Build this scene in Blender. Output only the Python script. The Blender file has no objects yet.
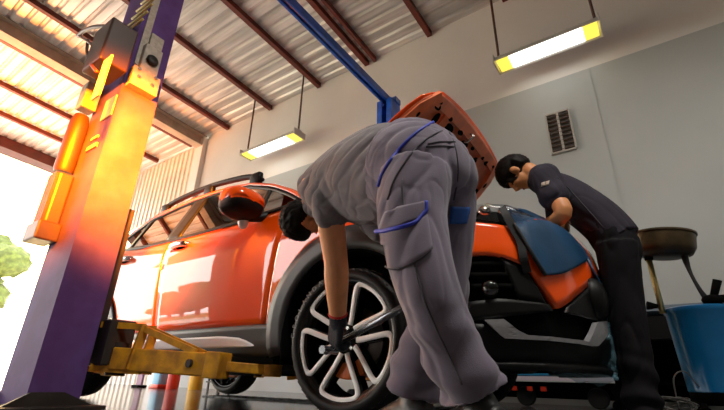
import bpy, bmesh, math, random
from mathutils import Vector, Matrix, noise
from mathutils.bvhtree import BVHTree

random.seed(7)
scene = bpy.context.scene
COL = scene.collection
R = math.radians

# ------------------------------------------------------------------ camera
FPX, PITCH, ROLL, YAW = 413.8, R(23.042), R(1.3436), R(35.11)
CAM = Vector((0, 0, .18))
FW = Vector((-math.sin(YAW)*math.cos(PITCH), math.cos(YAW)*math.cos(PITCH), math.sin(PITCH)))
_r0 = Vector((math.cos(YAW), math.sin(YAW), 0))
_u0 = _r0.cross(FW)
RT = _r0*math.cos(ROLL) + _u0*math.sin(ROLL)
UP = RT.cross(FW)
cd = bpy.data.cameras.new('camera')
cd.sensor_width = 36
cd.lens = FPX*36/724
cd.clip_start = .02
cam = bpy.data.objects.new('camera', cd)
COL.objects.link(cam)
m = Matrix((RT, UP, -FW)).transposed().to_4x4()
m.translation = CAM
cam.matrix_world = m
scene.camera = cam

# ------------------------------------------------------------------ sky, sun, exposure
scene.view_settings.view_transform = 'Standard'
scene.view_settings.look = 'None'
scene.view_settings.gamma = 1
scene.view_settings.exposure = 0.25
SUN_DIR = Vector((-.898, .263, .354)).normalized()
w = bpy.data.worlds.new('sky')
scene.world = w
w.use_nodes = True
nt = w.node_tree
nt.nodes.clear()
out = nt.nodes.new('ShaderNodeOutputWorld')
bg = nt.nodes.new('ShaderNodeBackground')
tc = nt.nodes.new('ShaderNodeTexCoord')
dot = nt.nodes.new('ShaderNodeVectorMath'); dot.operation = 'DOT_PRODUCT'
dot.inputs[1].default_value = SUN_DIR
ramp = nt.nodes.new('ShaderNodeValToRGB')
ramp.color_ramp.elements[0].position = 0.0
ramp.color_ramp.elements[0].color = (.62, .66, .72, 1)
ramp.color_ramp.elements[1].position = 1.0
ramp.color_ramp.elements[1].color = (6.0, 3.4, 1.1, 1)
for p, c in ((.55, (.95, .93, .9, 1)), (.93, (1.15, 1.03, .85, 1)), (.985, (2.0, 1.5, .8, 1))):
    e = ramp.color_ramp.elements.new(p); e.color = c
nt.links.new(tc.outputs['Generated'], dot.inputs[0])
nt.links.new(dot.outputs['Value'], ramp.inputs[0])
nt.links.new(ramp.outputs[0], bg.inputs[0])
bg.inputs[1].default_value = 6.8
nt.links.new(bg.outputs[0], out.inputs[0])

sl = bpy.data.lights.new('sun', 'SUN')
sl.energy = 5.0
sl.color = (1, .72, .38)
sl.angle = R(1.5)
so = bpy.data.objects.new('sun', sl)
COL.objects.link(so)
so.rotation_euler = SUN_DIR.to_track_quat('Z', 'Y').to_euler()

def spot(name, loc, to, energy, color, size, blend=1, radius=.15):
    l = bpy.data.lights.new(name, 'SPOT')
    l.energy = energy; l.color = color; l.spot_size = R(size); l.spot_blend = blend; l.shadow_soft_size = radius
    o = bpy.data.objects.new(name, l); COL.objects.link(o)
    o.location = loc
    o.rotation_euler = (Vector(loc)-Vector(to)).to_track_quat('Z', 'Y').to_euler()
    return o
spot('added_post_glow', (-1.35, .1, 1.9), (-2.75, 1.08, 1.55), 6500, (1, .25, .002), 44)  # added spot without a fixture, imitates the sun flare's glow on the post
spot('added_roof_glow', (-11.2, .6, 2.2), (-10.2, 2.0, 5.8), 3600, (1, .25, .02), 84, radius=.6)  # added spot without a fixture, tints the left end of the roof orange

# ------------------------------------------------------------------ helpers
def ray(px, py):
    return FW*FPX + RT*(px-362) - UP*(py-205)
def at(px, py, Y):
    """world point seen at a pixel, at a known distance Y into the building"""
    d = ray(px, py)
    return CAM + d*((Y-CAM.y)/d.y)
def atX(px, py, X):
    d = ray(px, py)
    return CAM + d*((X-CAM.x)/d.x)
def mpp(p):
    return (p-CAM).dot(FW)/FPX

def tag(o, label=None, cat=None, group=None, kind=None):
    if label: o['label'] = label
    if cat: o['category'] = cat
    if group: o['group'] = group
    if kind: o['kind'] = kind
    return o
def empty(name, loc, rz=0):
    o = bpy.data.objects.new(name, None)
    o.empty_display_size = .1
    COL.objects.link(o)
    o.location = loc
    o.rotation_euler = (0, 0, rz)
    return o
def link(name, me, mat=None, parent=None, smooth=True):
    o = bpy.data.objects.new(name, me)
    COL.objects.link(o)
    for mm in (mat if isinstance(mat, (list, tuple)) else [mat] if mat else []):
        me.materials.append(mm)
    if parent is not None:
        o.parent = parent
        if parent.type == 'EMPTY':
            pass
    if smooth:
        me.shade_smooth()
    return o
def obj(name, bm, mat=None, parent=None, smooth=True, world=False, angle=None):
    """link a bmesh as ONE mesh object; world=True: verts are world coords, shift into the parent's frame"""
    if world and parent is not None:
        mw = Matrix.LocRotScale(parent.location, parent.rotation_euler, None)
        pp = parent.parent
        while pp is not None:
            mw = Matrix.LocRotScale(pp.location, pp.rotation_euler, None) @ mw
            pp = pp.parent
        bm.transform(mw.inverted())
    bmesh.ops.recalc_face_normals(bm, faces=bm.faces)
    me = bpy.data.meshes.new(name)
    bm.to_mesh(me); bm.free()
    o = link(name, me, mat, parent, smooth)
    if smooth and angle is not None:
        me.set_sharp_from_angle(angle=R(angle))
    return o

def box(bm, c, s, rot=None, bevel=0, seg=2):
    mat = Matrix.Translation(Vector(c))
    if rot is not None:
        mat = mat @ (rot.to_4x4() if isinstance(rot, Matrix) else rot.to_matrix().to_4x4())
    g = bmesh.ops.create_cube(bm, size=1, matrix=mat @ Matrix.Diagonal((*s, 1)))
    if bevel:
        es = list({e for v in g['verts'] for e in v.link_edges})
        bmesh.ops.bevel(bm, geom=es, offset=bevel, segments=seg, affect='EDGES', profile=.5)
def frame_of(d, up=Vector((0, 0, 1))):
    z = Vector(d).normalized()
    if abs(z.dot(up)) > .98: up = Vector((0, 1, 0))
    x = up.cross(z).normalized()
    return x, z.cross(x), z
def bar(bm, a, b, wd, th, up=Vector((0, 0, 1)), bevel=0):
    a, b = Vector(a), Vector(b)
    x, y, z = frame_of(b-a, up)
    rot = Matrix((x, y, z)).transposed()
    box(bm, (a+b)/2, (wd, th, (b-a).length), rot, bevel)
def catmull(pts, n):
    P = [2*pts[0]-pts[1]] + list(pts) + [2*pts[-1]-pts[-2]]
    o = []
    for i in range(1, len(P)-2):
        p0, p1, p2, p3 = P[i-1:i+3]
        for k in range(n):
            t = k/n
            o.append(.5*((2*p1)+(p2-p0)*t+(2*p0-5*p1+4*p2-p3)*t*t+(3*p1-p0-3*p2+p3)*t**3))
    o.append(P[-2])
    return o
def tube(bm, pts, r, n=8, cap=True, closed=False, sub=0):
    pts = [Vector(p) for p in pts]
    rs = list(r) if isinstance(r, (list, tuple)) else [r]*len(pts)
    if sub:
        vv = catmull([Vector((*p, q)).to_4d() if False else Vector((p.x, p.y, p.z, q)) for p, q in zip(pts, rs)], sub)
        pts = [v.xyz for v in vv]; rs = [max(v.w, 1e-4) for v in vv]
    rings = []
    px = None
    N = len(pts)
    for i, p in enumerate(pts):
        a = pts[i-1] if i or closed else pts[i]
        b = pts[(i+1) % N] if i < N-1 or closed else pts[i]
        d = (b-a).normalized()
        if px is None:
            px = frame_of(d)[0]
        px = (px - d*px.dot(d))
        if px.length < 1e-6: px = frame_of(d)[0]
        px.normalize()
        py = d.cross(px)
        rings.append([bm.verts.new(p + (px*math.cos(2*math.pi*k/n)+py*math.sin(2*math.pi*k/n))*rs[i]) for k in range(n)])
    for i in range(N if closed else N-1):
        A, B = rings[i], rings[(i+1) % N]
        for k in range(n):
            bm.faces.new((A[k], A[(k+1) % n], B[(k+1) % n], B[k]))
    if cap and not closed:
        bm.faces.new(rings[0][::-1]); bm.faces.new(rings[-1])
def lathe(bm, prof, c=(0, 0, 0), axis='Z', n=32, mat=None):
    """prof: (radius, height) pairs, revolved; closed loop if first==last"""
    c = Vector(c)
    rings = []
    for r_, h in prof:
        ring = []
        for k in range(n):
            a = 2*math.pi*k/n
            v = Vector((r_*math.cos(a), r_*math.sin(a), h))
            if axis == 'Y': v = Vector((v.x, v.z, v.y))
            if axis == 'X': v = Vector((v.z, v.x, v.y))
            if mat is not None: v = mat @ v
            ring.append(bm.verts.new(c+v))
        rings.append(ring)
    for A, B in zip(rings, rings[1:]):
        for k in range(n):
            bm.faces.new((A[k], A[(k+1) % n], B[(k+1) % n], B[k]))
    if prof[0] != prof[-1]:
        bm.faces.new(rings[0][::-1]); bm.faces.new(rings[-1])
def prism(bm, poly, d):
    """poly: list of Vectors (planar), extruded by vector d"""
    A = [bm.verts.new(p) for p in poly]; B = [bm.verts.new(Vector(p)+d) for p in poly]
    n = len(A)
    bm.faces.new(A[::-1]); bm.faces.new(B)
    for k in range(n):
        bm.faces.new((A[k], A[(k+1) % n], B[(k+1) % n], B[k]))
def resample(poly, n):
    L = [0]
    for a, b in zip(poly, poly[1:]):
        L.append(L[-1]+(Vector(b)-Vector(a)).length)
    o = []
    j = 0
    for i in range(n+1):
        s = L[-1]*i/n
        while j < len(poly)-2 and L[j+1] < s: j += 1
        t = (s-L[j])/max(1e-9, L[j+1]-L[j])
        o.append(Vector(poly[j]).lerp(Vector(poly[j+1]), t))
    return o
def ruled(bm, lo, hi, nu, nv, f, keep=False):
    """grid between two 2-D polylines, mapped to 3-D by f(a, b)"""
    A = [Vector(p) for p in lo] if keep else resample(lo, nu)
    B = [Vector(p) for p in hi] if keep else resample(hi, nu)
    nu = len(A)-1
    g = [[bm.verts.new(f(*A[i].lerp(B[i], j/nv))) for j in range(nv+1)] for i in range(nu+1)]
    for i in range(nu):
        for j in range(nv):
            bm.faces.new((g[i][j], g[i+1][j], g[i+1][j+1], g[i][j+1]))
def thicken(o, t, off=-1):
    md = o.modifiers.new('thickness', 'SOLIDIFY')
    md.thickness = t; md.offset = off
    return o
def interp(x, xs, ys):
    if x <= xs[0]: return ys[0]
    for a, b, p, q in zip(xs, xs[1:], ys, ys[1:]):
        if x <= b:
            t = (x-a)/(b-a)
            return p+(q-p)*t
    return ys[-1]
def smoothstep(a, b, x):
    t = min(1, max(0, (x-a)/(b-a)))
    return t*t*(3-2*t)

# ------------------------------------------------------------------ materials
def mat(name, col, rough=.5, metal=0, coat=0, spec=.5, noise_amt=0, noise_scale=6, col2=None, bump=0, bump_scale=40,
        emit=None, alpha=1, trans=0, stretch=None, sheen=0, coat_ior=1.5):
    M = bpy.data.materials.new(name)
    M.use_nodes = True
    T = M.node_tree
    b = T.nodes['Principled BSDF']
    b.inputs['Base Color'].default_value = (*col, 1)
    b.inputs['Roughness'].default_value = rough
    b.inputs['Metallic'].default_value = metal
    b.inputs['Coat Weight'].default_value = coat
    b.inputs['Coat Roughness'].default_value = .02
    b.inputs['Coat IOR'].default_value = coat_ior
    b.inputs['Specular IOR Level'].default_value = spec
    b.inputs['Transmission Weight'].default_value = trans
    b.inputs['Alpha'].default_value = alpha
    if sheen: b.inputs['Sheen Weight'].default_value = sheen
    if emit:
        b.inputs['Emission Color'].default_value = (*emit[0], 1)
        b.inputs['Emission Strength'].default_value = emit[1]
    if noise_amt or col2:
        t = T.nodes.new('ShaderNodeTexCoord')
        mp = T.nodes.new('ShaderNodeMapping')
        if stretch: mp.inputs['Scale'].default_value = stretch
        nz = T.nodes.new('ShaderNodeTexNoise')
        nz.inputs['Scale'].default_value = noise_scale
        nz.inputs['Detail'].default_value = 6
        rp = T.nodes.new('ShaderNodeValToRGB')
        rp.color_ramp.elements[0].position = .38
        rp.color_ramp.elements[1].position = .66
        c2 = col2 or tuple(x*(1-noise_amt) for x in col)
        rp.color_ramp.elements[0].color = (*c2, 1)
        rp.color_ramp.elements[1].color = (*col, 1)
        T.links.new(t.outputs['Object'], mp.inputs[0])
        T.links.new(mp.outputs[0], nz.inputs['Vector'])
        T.links.new(nz.outputs['Fac'], rp.inputs[0])
        T.links.new(rp.outputs[0], b.inputs['Base Color'])
    if bump:
        t2 = T.nodes.new('ShaderNodeTexCoord')
        n2 = T.nodes.new('ShaderNodeTexNoise')
        n2.inputs['Scale'].default_value = bump_scale
        n2.inputs['Detail'].default_value = 4
        bp = T.nodes.new('ShaderNodeBump')
        bp.inputs['Strength'].default_value = bump
        bp.inputs['Distance'].default_value = .01
        T.links.new(t2.outputs['Object'], n2.inputs['Vector'])
        T.links.new(n2.outputs['Fac'], bp.inputs['Height'])
        T.links.new(bp.outputs[0], b.inputs['Normal'])
    return M
M = {}
M['paint'] = mat('orange_car_paint', (1.0, .095, .001), .35, 0, spec=.1, coat=1, coat_ior=1.6)
M['paint_in'] = mat('orange_inner_paint', (1.0, .25, .10), .4, 0, coat=.3, noise_amt=.25, noise_scale=9)
M['black_plastic'] = mat('black_plastic', (.004, .004, .0045), .45, spec=.22)
M['clad'] = mat('grey_black_cladding', (.024, .025, .028), .4)
M['matt_black'] = mat('matt_black', (.002, .002, .002), .9, spec=.08)
M['silver'] = mat('satin_silver', (.78, .80, .84), .45, .15)
M['chrome'] = mat('chrome', (.85, .85, .86), .08, 1)
M['skid'] = mat('silver_grey_trim', (.34, .34, .36), .4, .4, noise_amt=.12, noise_scale=60)
M['rubber'] = mat('tyre_rubber', (.004, .004, .0045), .55, spec=.3, bump=.1, bump_scale=80)
M['letter'] = mat('tyre_lettering', (.11, .11, .115), .5)
M['rim_black'] = mat('gloss_black_alloy', (.008, .008, .009), .25, .2)
M['rim_white'] = mat('machined_alloy', (.98, .98, .98), .4, .0)
M['disc'] = mat('brake_disc_steel', (.3, .3, .3), .35, .9)
M['caliper'] = mat('orange_caliper', (.7, .14, .02), .4)
M['interior'] = mat('dark_interior', (.03, .018, .014), .8)
M['seat'] = mat('seat_fabric', (.10, .035, .025), .8)
M['under'] = mat('underbody', (.012, .012, .012), .7)
M['grey_eng'] = mat('grey_engine_plastic', (.22, .22, .22), .35, .2, noise_amt=.4, noise_scale=12)
M['post'] = mat('violet_blue_lift_paint', (.13, .065, .24), .65, spec=.15, col2=(.10, .045, .17), noise_scale=5)
M['beam_blue'] = mat('bright_blue_lift_paint', (.014, .14, .75), .38, coat=.3, noise_amt=.35, noise_scale=7)
M['arm'] = mat('worn_yellow_paint', (.85, .42, .015), .5, col2=(.45, .20, .02), noise_scale=11, bump=.2)
M['dark_steel'] = mat('dark_steel', (.05, .04, .035), .5, .4, noise_amt=.4)
M['steel'] = mat('bright_steel', (.5, .5, .5), .25, .9)
M['plate'] = mat('pale_plate', (.50, .43, .35), .5, noise_amt=.25, noise_scale=30)
M['box_brown'] = mat('brown_control_box', (.05, .017, .009), .5)
M['purlin'] = mat('red_oxide_steel', (.17, .028, .014), .55, noise_amt=.35, noise_scale=4)
M['rafter'] = mat('cream_rafter', (.55, .47, .38), .55, noise_amt=.3, noise_scale=3)
M['column'] = mat('white_column', (.82, .81, .78), .5)
M['yellow_hose'] = mat('yellow_hose', (.55, .42, .14), .5)
M['cable'] = mat('dark_red_cable', (.09, .02, .012), .5)
M['shirt'] = mat('grey_work_shirt', (.17, .155, .175), .85, noise_amt=.18, noise_scale=7, bump=.15, bump_scale=300, sheen=.2, spec=.12)
M['trouser'] = mat('violet_grey_work_trousers', (.185, .16, .215), .85, noise_amt=.2, noise_scale=6, bump=.15, bump_scale=300, sheen=.2, spec=.12)
M['shirt2'] = mat('dark_slate_shirt', (.04, .036, .05), .85, noise_amt=.2, noise_scale=7, bump=.15, bump_scale=300, spec=.12)
M['trouser2'] = mat('dark_slate_trousers', (.010, .009, .011), .85, noise_amt=.2, noise_scale=6, spec=.12)
M['piping'] = mat('royal_blue_piping', (.02, .035, .42), .6)
M['logo_blue'] = mat('blue_cloth_patch', (.015, .09, .38), .7)
M['stitch'] = mat('dark_seam', (.06, .055, .07), .9)
M['skin'] = mat('tan_skin', (.78, .35, .165), .48, noise_amt=.15, noise_scale=14)
M['skin2'] = mat('light_tan_skin', (.66, .27, .10), .5, noise_amt=.12, noise_scale=14)
M['lip'] = mat('lips', (.35, .10, .07), .5)
M['eye'] = mat('eye', (.02, .015, .012), .2)
M['hair'] = mat('black_brown_hair', (.008, .005, .004), .6, spec=.15, noise_amt=.5, noise_scale=60, stretch=(1, 1, .2))
M['glove'] = mat('navy_knit_glove', (.018, .024, .04), .8, noise_amt=.5, noise_scale=120, bump=.4, bump_scale=220)
M['cuff'] = mat('red_glove_cuff', (.45, .02, .015), .8)
M['shoe'] = mat('black_work_shoe', (.012, .012, .014), .45)
M['sole'] = mat('pale_grey_sole', (.30, .34, .38), .6)
M['lace'] = mat('shoe_lace', (.25, .25, .25), .7)
M['bar'] = mat('dark_chrome_bar', (.22, .23, .26), .25, .8)
M['cover'] = mat('blue_vinyl', (.003, .055, .14), .45, noise_amt=.3, noise_scale=5, bump=.15, bump_scale=90)
M['strap'] = mat('black_webbing', (.008, .008, .01), .7)
M['drum'] = mat('blue_drum_paint', (.006, .16, .40), .3, coat=.4, noise_amt=.2, noise_scale=4)
M['bowl'] = mat('oil_brown_bowl', (.11, .075, .035), .35, .3, noise_amt=.5, noise_scale=8)
M['brass'] = mat('brass_pole', (.55, .44, .18), .3, .7)
M['housing'] = mat('lamp_housing', (.62, .61, .58), .5)
M['rod'] = mat('brown_rod', (.10, .04, .025), .5)
M['glow'] = mat('lamp_diffuser', (.9, .9, .85), .4, emit=((1, .98, .92), 3.2))
M['glow_end'] = mat('lamp_diffuser_yellow_end', (.9, .85, .2), .4, emit=((1, .80, .08), 1.0))
M['vent'] = mat('vent_frame', (.40, .37, .33), .5)
M['vent_dark'] = mat('vent_slat_brown', (.07, .05, .04), .55)
M['red'] = mat('red_enamel', (.6, .035, .012), .35)
M['yellow'] = mat('yellow_enamel', (.75, .42, .02), .4)
M['lblue'] = mat('pale_blue_plastic', (.25, .55, .75), .4)
M['purple'] = mat('purple_plastic', (.25, .12, .2), .5)
M['white'] = mat('white_enamel', (.8, .8, .8), .4)
M['platform'] = mat('cyan_blue_platform', (.015, .22, .42), .4, noise_amt=.3)
M['lilac'] = mat('pale_lilac_edge', (.52, .47, .55), .5)
M['wire'] = mat('grey_wire', (.06, .055, .05), .5)
M['mat_black'] = mat('black_drain_grate', (.015, .015, .016), .5)
def glass_mat(name, tint, t, rough=0):
    G = bpy.data.materials.new(name); G.use_nodes = True
    T = G.node_tree; T.nodes.clear()
    o = T.nodes.new('ShaderNodeOutputMaterial')
    mx = T.nodes.new('ShaderNodeMixShader')
    tr = T.nodes.new('ShaderNodeBsdfTransparent'); tr.inputs[0].default_value = (*tint, 1)
    gl = T.nodes.new('ShaderNodeBsdfGlossy'); gl.inputs['Roughness'].default_value = rough
    fr = T.nodes.new('ShaderNodeFresnel'); fr.inputs[0].default_value = 1.5
    mt = T.nodes.new('ShaderNodeMath'); mt.operation = 'ADD'; mt.inputs[1].default_value = t
    T.links.new(fr.outputs[0], mt.inputs[0])
    T.links.new(mt.outputs[0], mx.inputs[0])
    T.links.new(tr.outputs[0], mx.inputs[1]); T.links.new(gl.outputs[0], mx.inputs[2])
    T.links.new(mx.outputs[0], o.inputs[0])
    return G
M['glass'] = glass_mat('tinted_window_glass', (.16, .075, .05), .10)
M['clear'] = glass_mat('clear_lens', (.85, .87, .9), .08)
def film_mat():
    G = bpy.data.materials.new('clear_plastic_film'); G.use_nodes = True
    T = G.node_tree; T.nodes.clear()
    o = T.nodes.new('ShaderNodeOutputMaterial')
    mx = T.nodes.new('ShaderNodeMixShader'); mx.inputs[0].default_value = .38
    tr = T.nodes.new('ShaderNodeBsdfTransparent'); tr.inputs[0].default_value = (.85, .92, .95, 1)
    p = T.nodes.new('ShaderNodeBsdfPrincipled')
    p.inputs['Base Color'].default_value = (.25, .5, .62, 1); p.inputs['Roughness'].default_value = .15
    T.links.new(tr.outputs[0], mx.inputs[1]); T.links.new(p.outputs[0], mx.inputs[2]); T.links.new(mx.outputs[0], o.inputs[0])
    return G
M['film'] = film_mat()
def metal_sheet(name, col, rough, scale, dark):
    S = mat(name, col, rough, .35, noise_amt=dark, noise_scale=scale, stretch=(.12, 1.5, 1))
    return S
M['roof'] = metal_sheet('galvanised_roof_sheet', (.80, .79, .78), .34, 5, .42)
M['sheetwall'] = mat('corrugated_wall_sheet', (.86, .80, .70), .45, .1, noise_amt=.12, noise_scale=3)
def wall_mat():
    W_ = mat('two_tone_plaster_wall', (.8, .8, .8), .75)
    T = W_.node_tree; b = T.nodes['Principled BSDF']
    t = T.nodes.new('ShaderNodeTexCoord'); s = T.nodes.new('ShaderNodeSeparateXYZ')
    T.links.new(t.outputs['Object'], s.inputs[0])
    g = T.nodes.new('ShaderNodeMath'); g.operation = 'GREATER_THAN'; g.inputs[1].default_value = 3.89
    T.links.new(s.outputs['Z'], g.inputs[0])
    mx = T.nodes.new('ShaderNodeMix'); mx.data_type = 'RGBA'
    mx.inputs['A'].default_value = (.47, .49, .48, 1); mx.inputs['B'].default_value = (.80, .775, .74, 1)
    T.links.new(g.outputs[0], mx.inputs['Factor'])
    nz = T.nodes.new('ShaderNodeTexNoise'); nz.inputs['Scale'].default_value = .8; nz.inputs['Detail'].default_value = 5
    T.links.new(t.outputs['Object'], nz.inputs['Vector'])
    rp = T.nodes.new('ShaderNodeValToRGB')
    rp.color_ramp.elements[0].position = .3; rp.color_ramp.elements[0].color = (.88, .88, .88, 1)
    rp.color_ramp.elements[1].position = .7; rp.color_ramp.elements[1].color = (1, 1, 1, 1)
    T.links.new(nz.outputs['Fac'], rp.inputs[0])
    ml = T.nodes.new('ShaderNodeMix'); ml.data_type = 'RGBA'; ml.blend_type = 'MULTIPLY'; ml.inputs['Factor'].default_value = 1
    T.links.new(mx.outputs['Result'], ml.inputs['A']); T.links.new(rp.outputs[0], ml.inputs['B'])
    T.links.new(ml.outputs['Result'], b.inputs['Base Color'])
    return W_
M['wall'] = wall_mat()
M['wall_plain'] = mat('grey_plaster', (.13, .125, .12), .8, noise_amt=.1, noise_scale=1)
M['floor'] = mat('glossy_concrete', (.13, .13, .14), .14, noise_amt=.6, noise_scale=1.6, bump=.03, bump_scale=6)
M['outside'] = mat('pale_outside_paving', (.62, .58, .5), .7, noise_amt=.15, noise_scale=.4)
M['lawn'] = mat('dry_lawn', (.30, .24, .05), .9, noise_amt=.3, noise_scale=1)
M['leaf'] = mat('tree_leaves', (.16, .19, .03), .8, noise_amt=.5, noise_scale=3)
M['bark'] = mat('bark', (.10, .07, .05), .9)
# ------------------------------------------------------------------ the building
def struct(name, bm, m, smooth=False):
    o = obj(name, bm, m, None, smooth)
    o['kind'] = 'structure'
    return o
X0, X1, YF, YB = -13.6, 4.2, -3.6, 5.0
def roof_z(y): return 5.68 + .05*(5-y)
bm = bmesh.new(); box(bm, ((X0+X1)/2, (YF+YB)/2, -.05), (X1-X0, YB-YF+.3, .1)); struct('floor', bm, M['floor'])
bm = bmesh.new(); box(bm, (-20, 0, -.16), (170, 170, .1)); struct('ground', bm, M['outside'])
bm = bmesh.new(); box(bm, (-8, -22, -.105), (60, 24, .03)); tag(struct('lawn', bm, M['lawn']), 'strip of dry lawn outside the open front', None)
# corrugated roof: trapezoid ribs running along X
bm = bmesh.new()
prof = []
y = YF-.3
while y < YB+.12:
    for dy, dz in ((0, 0), (.10, 0), (.125, .035), (.165, .035), (.19, 0)):
        prof.append((y+dy, roof_z(y+dy)+dz))
    y += .2
rows = [[bm.verts.new((x, a, b)) for a, b in prof] for x in (X0-.2, X1+.1)]
for i in range(len(prof)-1):
    bm.faces.new((rows[0][i], rows[0][i+1], rows[1][i+1], rows[1][i]))
thicken(struct('ceiling', bm, M['roof']), .004)
# back wall with its seam, corrugated stretch and column
bm = bmesh.new(); box(bm, ((-8.2+X1)/2, YB+.1, 2.84), (X1+8.2, .2, 5.68)); struct('wall_back', bm, M['wall'])
bm = bmesh.new()
for z0, z1 in ((0, 3.885),): box(bm, (-.06, YB-.003, (z0+z1)/2), (.012, .008, z1-z0))
struct('trim_1', bm, mat('wall_seam', (.45, .47, .46), .8))
bm = bmesh.new()
xs = []
x = X0
while x < -8.45:
    for dx, dy in ((0, 0), (.09, 0), (.115, .035), (.175, .035), (.20, 0)):
        xs.append((x+dx, YB+.16-dy))
    x += .2
lo = [bm.verts.new((a, b, 0)) for a, b in xs]; hi = [bm.verts.new((a, b, 5.72)) for a, b in xs]
for i in range(len(xs)-1): bm.faces.new((lo[i], lo[i+1], hi[i+1], hi[i]))
thicken(struct('wall_rear', bm, M['sheetwall']), .004)
bm = bmesh.new(); box(bm, (-8.36, YB+.0, 2.8), (.30, .22, 5.6), bevel=.01)
struct('trim_2', bm, M['column'])
bm = bmesh.new(); box(bm, (X1+.1, (YF+YB)/2, 3), (.2, YB-YF, 6)); struct('wall_right', bm, M['wall_plain'])
bm = bmesh.new(); box(bm, ((X1-5.5)/2, YF-.1, 3.05), (X1+5.5, .2, 6.1)); struct('wall_front', bm, M['wall_plain'])
bm = bmesh.new(); box(bm, ((X0-5.5)/2, YF-.1, 5.0), (-5.5-X0, .2, 2.2)); struct('trim_0', bm, M['wall_plain'])  # unseen header, added to cut off the sky reflected in the car doors
# roof purlins (box sections, along the slope) and the rafter
def sloped(bm, xc, wd, ht, y0=YF-.1, y1=YB-.02, drop=.0):
    vs = []
    for y in (y0, y1):
        z = roof_z(y)-.004-drop
        vs.append([bm.verts.new((xc+sx*wd/2, y, z-sz*ht)) for sx, sz in ((-1, 0), (1, 0), (1, 1), (-1, 1))])
    A, B = vs
    bm.faces.new(A[::-1]); bm.faces.new(B)
    for k in range(4): bm.faces.new((A[k], A[(k+1) % 4], B[(k+1) % 4], B[k]))
n = 3
for xc in (-2.18, -3.28, -3.46, -4.62, -6.0, -7.42, -8.86, -10.4, -11.7, -.9, .5, 1.9, 3.3):
    bm = bmesh.new(); sloped(bm, xc, .05 if xc == -3.28 else .085, .10)
    struct('trim_%d' % n, bm, M['purlin']); n += 1
bm = bmesh.new()
sloped(bm, -8.36, .24, .025); sloped(bm, -8.36, .24, .025, drop=.28); sloped(bm, -8.36, .03, .28)
struct('trim_%d' % n, bm, M['rafter']); n += 1
bm = bmesh.new(); sloped(bm, -13.2, .5, .28)
struct('trim_%d' % n, bm, M['purlin']); n += 1
for y in (YF, 1.6):
    pass
# trees outside, beyond the open left end and the open front
def tree(x, y, h, label, spread=1.0):
    t = empty('tree', (x, y, -.11))
    tag(t, label, 'tree', 'row of trees beyond the lawn' if y < 0 else None)
    b = bmesh.new(); tube(b, [(0, 0, 0), (.1, 0, h*.3), (0, .1, h*.6)], [.22, .17, .09], 8); obj('trunk', b, M['bark'], t)
    b = bmesh.new()
    for i in range(16):
        a = random.random()*6.28; rr = random.random()*h*.28*spread
        bmesh.ops.create_icosphere(b, subdivisions=3, radius=h*random.uniform(.12, .22)*spread,
                                   matrix=Matrix.Translation((rr*math.cos(a), rr*math.sin(a), h*random.uniform(.35, .9))))
    for v in b.verts:
        d = noise.noise_vector(v.co*1.3)*.35 + noise.noise_vector(v.co*4)*.2
        v.co += d
    obj('crown', b, M['leaf'], t)
for k in range(7):
    tree(-14-k*5.2, -17-(k % 3)*2.0, 4.2+(k % 2)*.8, 'leafy yellow-green tree in the row beyond the lawn')
q = atX(-3, 262, -42)
tree(-42, q.y, 12.0, 'pale green tree beyond the open left end of the workshop', .5)
# ------------------------------------------------------------------ hanging lamps
def lamp(x0, x1, zb, label, y=4.6, watts=0):
    cx = (x0+x1)/2; L = x1-x0
    t = empty('hanging_lamp', (cx, y, zb))
    tag(t, label, 'lamp')
    b = bmesh.new()
    box(b, (0, 0, .115), (L, .10, .07), bevel=.006)
    for s in (-1, 1):
        prism(b, [Vector((-L/2, s*.05, .15)), Vector((-L/2, s*.15, .02)), Vector((-L/2, s*.15, .0)), Vector((-L/2, s*.05, .09))], Vector((L, 0, 0)))
    for s in (-1, 1):
        box(b, (s*(L/2), 0, .06), (.015, .30, .13), bevel=.003)
    obj('housing', b, M['housing'], t, False)
    b = bmesh.new()
    nn = 24
    for sx0, sx1 in ((-.32, .32),):
        box(b, (0, 0, .022), (L*.70, .235, .03), bevel=.004)
    obj('diffuser', b, M['glow'], t, False)
    for s in (-1, 1):
        b = bmesh.new(); box(b, (s*L*.412, 0, .022), (L*.124, .235, .03), bevel=.004)
        tag(obj('diffuser_end', b, M['glow_end'], t, False), 'yellow end of the diffuser')
    for k in range(9):
        b = bmesh.new(); box(b, (-L/2+L*(k+.5)/9, 0, .158), (.02, .1, .012)); obj('cooling_fin', b, M['housing'], t, False)
    if watts:  # area light, used only by the added lamps out of view
        al = bpy.data.lights.new('added_lamp_light', 'AREA'); al.shape = 'RECTANGLE'; al.size = L*.9; al.size_y = .25; al.energy = watts; al.color = (1, .95, .86)
        ao = bpy.data.objects.new('added_lamp_light', al); COL.objects.link(ao); ao.parent = t; ao.location = (0, 0, -.01)
    for s in (-1, 1):
        b = bmesh.new(); tube(b, [(s*(L/2-.04), 0, .12), (s*(L/2-.04), 0, roof_z(y)-zb-.02)], .017, 8)
        obj('hanging_rod', b, M['rod'], t)
    return t
lamp(-6.12, -4.66, 4.24, 'smaller looking strip lamp hanging above the orange roof, left of the raised bonnet')
lamp(-1.07, .17, 4.08, 'large strip lamp with yellow ends hanging in front of the grey wall at upper right')
lamp(.05, 1.30, 4.1, 'added unseen strip lamp hanging over the open front of the bay, nearest the right wall', .9, 95)  # out of view, added to brighten the front of the car
lamp(2.35, 3.6, 4.0, 'added unseen strip lamp hanging beside the right wall over the oil drainer', 2.2, 35)  # out of view, added to light the underside of the raised bonnet
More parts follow.
